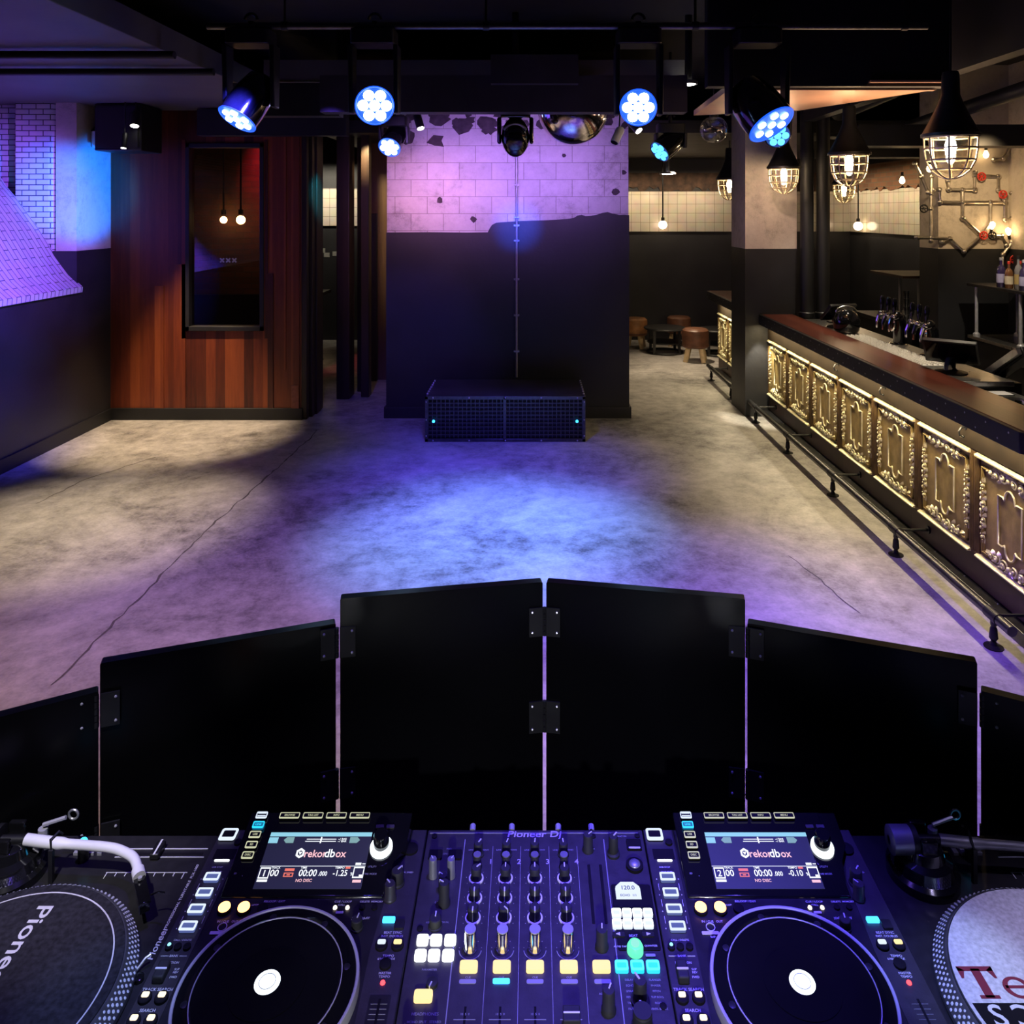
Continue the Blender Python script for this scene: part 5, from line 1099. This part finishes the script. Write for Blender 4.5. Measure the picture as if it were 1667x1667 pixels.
    for k in range(4):
        tg = MB()
        v = 1.107 - .0255 * k; kk = key(t, X0 + .0235, v, .0205, .0120, glow('hot_cue_glow', (.16, .22, .62), .55), .004, 'hot_cue_key', rad=.0018, w0=.0006)
        ringm(MB(), dk, rrect(X0 + .0235, v, .0215, .0135, .0018), rrect(X0 + .0235, v + .0005, .0165, .0082, .001), .0046, .0054).build('lit_edge', G_w1, kk)
        for s in (-1, 1): tg.prism(circ(X0 + .0235 + s * .0155, v, .0008, 6), dk, .0006, .001)
        if k < 3:
            for s in (-1, 1): tg.prism(rrect(X0 + .0235 + s * .0145, v - .0128, .0006, .011, .0002, 1), dk, .0006, .001)
        tg.build('key_marking', M_letter, t)
    write(tx, dk, 'HOT CUE', X0 + .0235, 1.1185, .0042, .001); write(tx, dk, 'CALL / DELETE', X0 + .0235, 1.014, .0036, .001); write(tx, dk, 'BANK', X0 + .022, .9925, .0042, .001); write(tx, dk, 'DIRECTION', X0 + .022, .9835, .0040, .001)
    for s in (-1, 1): tx.prism(rrect(X0 + .022 + s * .012, .9925, .010, .0006, .0002, 1), dk, .0006, .001)
    write(tx, dk, 'SLIP', X0 + .034, .975, .0038, .001); write(tx, dk, 'REV', X0 + .034, .971, .0038, .001); write(tx, dk, 'FWD', X0 + .034, .965, .0040, .001); write(tx, dk, 'TRACK SEARCH', X0 + .022, .9495, .0052, .001); write(tx, dk, 'SEARCH', X0 + .022, .9245, .0052, .001); write(tx, dk, 'USB STOP', X0 + .023, 1.127, .0036, .001)
    for (u, v, s, z) in ((.125, 1.071, 'RELOOP / EXIT', .0044), (.100, 1.0655, 'LOOP', .0036), (.220, 1.0705, 'CUE / LOOP', .0044), (.219, 1.0655, 'CALL', .0040), (.250, 1.0705, 'DELETE', .0040), (.267, 1.0705, 'MEMORY', .0040), (.250, 1.0455, 'JOG ADJUST', .0044), (.072, 1.0405, 'IN / CUE   OUT', .0042), (.068, 1.0185, 'SLIP', .0040),
                         (.297, 1.0245, 'BEAT SYNC', .0046), (.297, 1.0195, 'INST. DOUBLES', .0042), (.297, .9925, 'TEMPO', .0046), (.295, .9885, '6/10/16/WIDE', .0038), (.297, .970, 'MASTER', .0044), (.297, .9655, 'TEMPO', .0044), (.297, 1.165, 'JOG MODE', .0036), (.300, 1.118, 'VINYL SPEED', .0034)):
        write(tx, dk, s, X0 + u, v, z, .001)
    MB().prism(rrect(X0 + .066, 1.0245, .0225, .0045, .001), dk, 0, .0009).build('caption_plate', M_letter, t); MB().prism(rrect(X0 + .219, 1.0545, .0105, .0035, .001), dk, 0, .0009).build('caption_plate', M_letter, t)
    tx.build('lettering', M_letter, t)
    us = key(t, X0 + .017, 1.184, .0235, .020, M_inkk, .002, 'usb_socket', rad=.002, w0=.0006)
    ringm(MB(), dk, rrect(X0 + .017, 1.184, .0250, .0225, .0035), rrect(X0 + .017, 1.1855, .0185, .0135, .002), .0026, .0034).build('lit_edge', G_w1, us)
    MB().prism(rrect(X0 + .025, 1.150, .031, .018, .001), dk, .0006, .0012).build('card_slot', M_inkk, t); MB().prism(rrect(X0 + .025, 1.1385, .022, .0032, .0015), dk, .0006, .0016).build('card_lamp', G_w, t)
    MB().rev([(.0055, 0), (.0055, .003), (.004, .0036)], dk(X0 + .0365, 1.170, .0006), seg=14).build('stop_key', M_inkk, t)
    for u, m in ((.0105, G_ledd), (.022, M_inkk), (.034, M_inkk)): MB().rev([(.0048, 0), (.0048, .003), (.003, .0038)], dk(X0 + u, 1.0035, .0006), seg=16).build('bank_key', m if u != .0105 else M_inkk, t)
    MB().rev([(.0026, 0), (.002, .0012)], dk(X0 + .0105, 1.0045, .0040), seg=10).build('bank_lamp', glow('pale_cyan_lamp', (.3, .8, 1), 1.6), t)
    MB().box(X0 + .011, X0 + .025, .956, .9795, ZD, ZD + .010).build('direction_lever', M_rubber, t, bevel=.002); MB().prism(rrect(X0 + .018, .9665, .0145, .0024, .0008), dk, .0102, .011).build('lever_line', M_white, t)
    for v, n in ((.9385, 'track_key'), (.9115, 'search_key')):
        for u in (.012, .032):
            k = MB().rev([(.0080, 0), (.0080, .003), (.0072, .0040)], dk(X0 + u, v, .0006), seg=20).build(n, M_inkk, t)
            MB().prism(rrect(X0 + u, v + .0012, .0086, .0062, .0016), dk, .0046, .0056).build('lit_cap', glow('cream_key_light', (1, .84, .58), 1.6), k)
    # loop keys, sync keys, tempo fader
    for u in (.0605, .0870):
        k = MB().rev([(.0095, 0), (.0095, .003), (.0085, .004)], dk(X0 + u, 1.0585), seg=22).build('loop_key', M_inkk, t); MB().rev([(.0080, 0), (.0078, .0016), (.004, .002)], dk(X0 + u, 1.0585, .004), seg=20).build('lit_cap', G_o, k)
    MB().rev([(.0072, 0), (.0072, .003), (.006, .0036)], dk(X0 + .1125, 1.0590), seg=18).build('exit_key', M_inkk, t)
    ringm(MB(), dk, circ(X0 + .068, 1.0328, .0062, 20), circ(X0 + .068, 1.0328, .0052, 20), 0, .0012).build('slip_ring', M_letter, t)
    for u, m in ((.211, G_w1), (.228, G_w1)): MB().rev([(.0030, 0), (.0026, .0016)], dk(X0 + u, 1.0620), seg=12).build('call_lamp', glow('warm_call_lamp', (1, .85, .7), 2), t)
    for u in (.248, .265): MB().rev([(.0042, 0), (.0040, .002)], dk(X0 + u, 1.0620), seg=12).build('memory_key', M_inkk, t)
    knob(t, X0 + .2475, 1.0330, .0085, .012, 80, name='jog_adjust_knob'); knob(t, X0 + .290, 1.100, .010, .020, 50, name='vinyl_knob'); knob(t, X0 + .284, 1.076, .009, .022, 130, name='release_knob', m=M_face)
    MB().rev([(.011, 0), (.011, .003), (.010, .0036)], dk(X0 + .2995, 1.158, .0006), seg=24).build('mode_key', M_inkk, t)
    key(t, X0 + .2885, 1.0420, .0165, .0070, G_cs, .003, 'master_key', rad=.0015, w0=.0006); key(t, X0 + .304, 1.035, .013, .013, M_face2, .003, 'quantize_key', rad=.0015, w0=.0006)
    for u, m in ((.2855, G_w1), (.3065, G_y)):
        k = MB().rev([(.0080, 0), (.0080, .003), (.007, .004)], dk(X0 + u, 1.0060, .0006), seg=20).build('sync_key', M_inkk, t); MB().prism(rrect(X0 + u, 1.0075, .0105, .0060, .0018), dk, .0046, .0056).build('lit_cap', m, k)
    MB().rev([(.0075, 0), (.0075, .003), (.006, .0038)], dk(X0 + .2955, .9805, .0006), seg=18).build('range_key', M_inkk, t)
    MB().rev([(.0032, 0), (.0028, .0014)], dk(X0 + .2965, .9580, .0006), seg=12).build('tempo_lamp', G_r, t)
    MB().prism(rrect(X0 + .297, .868, .026, .150, .002), dk, .0006, .0010).build('tempo_plate', M_face2 if num == '1' else M_face, t); MB().box(X0 + .2955, X0 + .2985, .80, .938, ZD + .0006, ZD + .0014).build('tempo_slot', M_inkk, t)
    mk = MB()
    for q2 in range(22): mk.prism(rrect(X0 + .297, .806 + .006 * q2, .020, .0004, .0001, 1), dk, .001, .0014)
    mk.build('scale_marks', M_letterd, t); MB().box(X0 + .286, X0 + .308, .866, .882, ZD + .001, ZD + .014).build('tempo_cap', M_rubber, t, bevel=.002)
    return t
player(-.482, '1', '-1.25', 'media player left of the mixer, deck one on its screen'); player(.1695, '2', '-0.10', 'media player right of the mixer, deck two on its screen')
# ---------------------------------------------------------------- turntables
ZQ = 1.322
tq = Plane((0, 0, ZQ), (1, 0, 0), (0, 1, 0))
def turntable(X0, px0, py0, label, lit, arm_m):
    W = .356; Y0, Y1 = .762, 1.214
    t = thing('turntable', label, 'turntable', (X0 + W / 2, .99, ZT), 'turntables at the booth ends')
    MB().prism(rrect(X0 + W / 2, (Y0 + Y1) / 2, W, Y1 - Y0, .008), lambda u, v, w: Vector((u, v, w)), ZT + .02, ZQ - .004).build('plinth', M_black, t, bevel=.003)
    MB().prism(rrect(X0 + W / 2, (Y0 + Y1) / 2, W, Y1 - Y0, .006), tq, -.004, 0).build('top_plate', M_face2, t, bevel=.001)
    for (x, y) in ((.04, .80), (W - .04, .80), (.04, 1.17), (W - .04, 1.17)): MB().cyl((X0 + x, y, ZT), (X0 + x, y, ZT + .021), .024, seg=18).build('foot', M_rubber, t)
    pr = .168; zb = ZQ + .003
    pt = MB().rev([(pr, 0), (pr, .006), (pr - .0125, .019), (pr - .0145, .0205), (pr - .017, .0205), (.01, .0195)], (px0, py0, zb), seg=120).build('platter', M_silver if False else mat('grey_alloy_platter', (.34, .34, .38), .3, .9, .15, 30), t)
    dm = MB(); N = 132
    for row, (rr, zz, sz) in enumerate(((pr - .0012, .0080, .0019), (pr - .0046, .0115, .0022), (pr - .0080, .0150, .0022), (pr - .0112, .0182, .0017))):
        for k in range(N):
            a = 2 * PI * (k + .5 * (row % 2)) / N
            if math.sin(a) * .168 + py0 < .86: continue
            nrm = Vector((math.cos(a) * .72, math.sin(a) * .72, .69)); c = Vector((px0 + rr * math.cos(a), py0 + rr * math.sin(a), zb + zz)); tg = Vector((-math.sin(a), math.cos(a), 0)); bt = nrm.cross(tg)
            dm.add([c + (tg * math.cos(2 * PI * i / 6) + bt * math.sin(2 * PI * i / 6)) * sz + nrm * .0003 for i in range(6)] + [c + nrm * .0012], [(i, (i + 1) % 6, 6) for i in range(6)])
    dm.build('strobe_dot', mat('bright_strobe_dot', (.80, .82, .9), .3, .3, .05, 30), pt)
    zm = zb + .0205
    mt = MB().rev([(.1515, 0), (.1515, .002), (.151, .0024), (.004, .0024)], (px0, py0, zm), seg=90).build('slipmat', M_mat_l if lit == 'dark' else mat('dark_rubber_mat', (.02, .02, .024), .8, 0, .2, 40), t)
    mp = Plane((px0, py0, zm + .0024), (1, 0, 0), (0, 1, 0))
    MB().rev([(.0036, 0), (.0036, .010), (.002, .014)], (px0, py0, zm), seg=12).build('spindle', M_chrome, t)
    if lit == 'dark':
        ringm(MB(), mp, circ(0, 0, .1395, 90), circ(0, 0, .1378, 90), 0, .0003).build('mat_ring', M_letterd if False else mat('pale_mat_print', (.55, .54, .58), .8), mt)
        m = MB(); write(m, mp, 'Pioneer', 0.000, .056, .030, .0003, rot=-PI / 2, sx=1.36, shear=.0); m.build('mat_lettering', bpy.data.materials['pale_mat_print'], mt)
    else:
        MB().prism(circ(0, 0, .1500, 80), mp, 0, .0005).build('mat_cloth', M_mat_r, mt)
        m = MB(); z = .0009
        def bx(u0, u1, v0, v1): m.prism([(u0, v0), (u1, v0), (u1, v1), (u0, v1)], mp, .0005, z)
        ou, ov = -.119, .005                          # serif T
        bx(ou - .022, ou + .022, ov + .027, ov + .033); bx(ou - .0055, ou + .0055, ov - .006, ov + .030); bx(ou - .012, ou + .012, ov - .007, ov - .003)
        m.prism([(ou - .022, ov + .033), (ou - .022, ov + .018), (ou - .019, ov + .018), (ou - .014, ov + .028)], mp, .0005, z); m.prism([(ou + .022, ov + .033), (ou + .014, ov + .028), (ou + .019, ov + .018), (ou + .022, ov + .018)], mp, .0005, z)
        ringm(m, mp, [(ou + .040 + .0170 * math.cos(a), ov + .0065 + .0135 * math.sin(a)) for a in [2 * PI * k / 28 for k in range(28)]], [(ou + .040 + .0105 * math.cos(a), ov + .0065 + .0100 * math.sin(a)) for a in [2 * PI * k / 28 for k in range(28)]], .0005, z); bx(ou + .026, ou + .056, ov + .0055, ov + .0090)
        m.build('mat_lettering', M_ink, mt)
        b2 = [(-.129, -.033)] + [(.1429 * math.cos(a), .1429 * math.sin(a)) for a in [PI + .24 + (PI - .48) * k / 30 for k in range(31)]] + [(.129, -.033)]
        b2 = [(.1455 * math.cos(a), .1455 * math.sin(a)) for a in [PI + .05 + (.75) * k / 16 for k in range(17)]] + [(.1455 * math.cos(a), .1455 * math.sin(a)) for a in [2 * PI - .8 + .75 * k / 16 for k in range(17)]]
        MB().prism(b2, mp, .0005, .0008).build('mat_band', M_inkk, mt)
        m = MB(); write(m, mp, 'S', -.123, -.0235, .036, .0011, sx=1.12); write(m, mp, 'C', -.091, -.0235, .036, .0011, sx=1.05, mirror=True); m.build('band_lettering', mat('pale_band_print', (.60, .60, .66), .8), mt)
    # tonearm: base, gimbal, counterweight, bent tube, headshell
    bx0, by0 = X0 + (.075 if lit == 'dark' else .083), 1.142
    MB().rev([(.050, 0), (.050, .012), (.044, .016), (.040, .030), (.030, .034), (.026, .046), (.018, .05)], (bx0, by0, ZQ), seg=36).build('arm_base', M_gloss, t)
    MB().tube([(bx0 + .043 * math.cos(2 * PI * k / 40), by0 + .043 * math.sin(2 * PI * k / 40), ZQ + .0165) for k in range(40)], .0009, 5, True).build('height_ring', M_grey, t)
    za = ZQ + .052
    MB().box(bx0 - .012, bx0 + .012, by0 - .022, by0 - .014, ZQ + .04, za + .014).box(bx0 - .012, bx0 + .012, by0 + .014, by0 + .022, ZQ + .04, za + .014).box(bx0 - .012, bx0 + .012, by0 - .022, by0 + .022, ZQ + .04, ZQ + .048).build('gimbal', M_gloss, t, bevel=.002)
    cw = MB().rev([(.014, 0), (.0185, .002), (.0185, .030), (.016, .032)], (bx0 - .050, by0, za), (1, 0, .0), 30).build('counterweight', M_grey if lit != 'dark' else M_silver, t)
    MB().rev([(.0195, 0), (.0195, .008)], (bx0 - .020, by0, za), (1, 0, 0), 30).build('weight_dial', M_black, t); MB().cyl((bx0 - .05, by0, za), (bx0 + .03, by0, za), .006, seg=12).build('arm_stub', M_black, t)
    raw = [(bx0 + .024, by0, za), (bx0 + .07, by0 - .004, za - .002), (bx0 + .12, by0 - .006, za - .004), (bx0 + .155, by0 - .008, za - .006), (bx0 + .178, by0 - .014, za - .008), (bx0 + .196, by0 - .024, za - .009), (bx0 + .211, by0 - .043, za - .011)]
    fine = []
    for i in range(len(raw) - 1):
        p0, p1, p2, p3 = [Vector(raw[max(0, min(len(raw) - 1, i + j))]) for j in (-1, 0, 1, 2)]
        for k in range(6):
            s = k / 6; fine.append(.5 * ((2 * p1) + (p2 - p0) * s + (2 * p0 - 5 * p1 + 4 * p2 - p3) * s * s + (-p0 + 3 * p1 - 3 * p2 + p3) * s ** 3))
    fine.append(Vector(raw[-1])); MB().tube(fine, [.0078] * 8 + [.0064] * (len(fine) - 8), 16).build('arm_tube', arm_m, t)
    e = fine[-1]; dr = (fine[-1] - fine[-3]).normalized()
    MB().cyl(e - dr * .003, e + dr * .010, .0086, seg=16).build('collet', arm_m, t)
    hs = MB(); sd = Vector((-dr.y, dr.x, 0)).normalized(); hs.obox(e + dr * .032 + Vector((0, 0, -.002)), dr * .022, sd * .0075, Vector((0, 0, .0022))); hs.obox(e + dr * .040 + Vector((0, 0, -.010)), dr * .012, sd * .0065, Vector((0, 0, .006)))
    hs.tube([e + dr * .046 + sd * .008, e + dr * .052 + sd * .018 + Vector((0, 0, .004)), e + dr * .060 + sd * .024 + Vector((0, 0, .006))], .0012, 6); hs.build('headshell', M_gloss, t, bevel=.0008)
    MB().cyl(e + dr * .016 + Vector((0, 0, .002)), e + dr * .016 + Vector((0, 0, .005)), .003, seg=10).build('headshell_screw', M_silver, t)
    MB().box(bx0 + .066, bx0 + .072, by0 - .016, by0 - .010, ZQ, za - .004).tube([(bx0 + .069, by0 - .013, za - .006), (bx0 + .066, by0 - .010, za + .008), (bx0 + .070, by0 + .004, za + .009), (bx0 + .073, by0 + .008, za + .002)], .0016, 6).build('arm_rest', M_black, t)
    MB().cyl((bx0 + .030, by0 + .030, ZQ), (bx0 + .030, by0 + .030, ZQ + .045), .007, seg=12).tube([(bx0 + .030, by0 + .030, ZQ + .05), (bx0 + .062, by0 + .034, ZQ + .058)], .003, 7).build('cueing_lever', M_silver, t)
    MB().tube([(bx0 + .070 + .007 * math.cos(2 * PI * k / 20), by0 + .040, ZQ + .058 + .007 * math.sin(2 * PI * k / 20)) for k in range(20)], .0018, 6, True).build('antiskate_dial', M_grey, t)
    # speed keys, target light, pitch fader
    for k in range(4): MB().box(X0 + .148 + .012 * k, X0 + .155 + .012 * k, 1.176, 1.190, ZQ, ZQ + .004).build('speed_key', M_letterd if k != 1 else M_white, t)
    MB().cyl((X0 + .168, 1.168, ZQ), (X0 + .168, 1.168, ZQ + .026), .0075, seg=16).build('target_light', M_black, t); MB().ball((X0 + .168, 1.168, ZQ + .027), .0062, 12, 8).build('target_lamp', G_cs, t)
    MB().box(X0 + .213, X0 + .348, 1.187, 1.1885, ZQ, ZQ + .001).box(X0 + .213, X0 + .348, 1.172, 1.173, ZQ, ZQ + .001).box(X0 + .215, X0 + .335, 1.145, 1.1458, ZQ, ZQ + .0008).build('pitch_line', M_letter, t)
    mk = MB()
    for k in range(9): mk.box(X0 + .216 + .0143 * k, X0 + .2172 + .0143 * k, 1.139 - (.004 if k in (0, 8) else 0), 1.145, ZQ, ZQ + .0008)
    mk.build('pitch_scale', M_letter, t); MB().box(X0 + .218, X0 + .344, 1.1775, 1.181, ZQ - .001, ZQ + .0006).build('pitch_slot', M_inkk, t)
    MB().box(X0 + .268, X0 + .282, 1.166, 1.193, ZQ + .001, ZQ + .010).build('pitch_fader', M_black, t, bevel=.002); MB().box(X0 + .274, X0 + .2765, 1.1655, 1.1935, ZQ + .010, ZQ + .0106).build('fader_line', M_white, t)
    MB().rev([(.0062, 0), (.0062, .005), (.004, .006)], (X0 + .345, .985, ZQ), seg=14).build('power_knob', M_gloss, t); MB().tube([(X0 + .336, .992, ZQ + .003), (X0 + .345, 1.002, ZQ + .012), (X0 + .350, 1.006, ZQ + .013)], .0016, 6).build('record_lamp', M_silver, t)
    m = MB()
    write(m, tq, 'Pioneer', X0 + .345, 1.035, .0125, rot=PI / 2 * 1.0, sx=1.2, shear=.15); write(m, tq, 'PROFESSIONAL TURNTABLE  PLX-1000', X0 + .345, 1.108, .0052, rot=PI / 2, sx=1.15, shear=.1); m.build('plinth_lettering', M_letter, t)
    return t
turntable(-.846, -.668, .944, 'turntable left of the players with dark felt slipmat', 'dark', M_white)
turntable(.4925, .674, .938, 'turntable right of the players with pale slipmat', 'pale', M_grey)
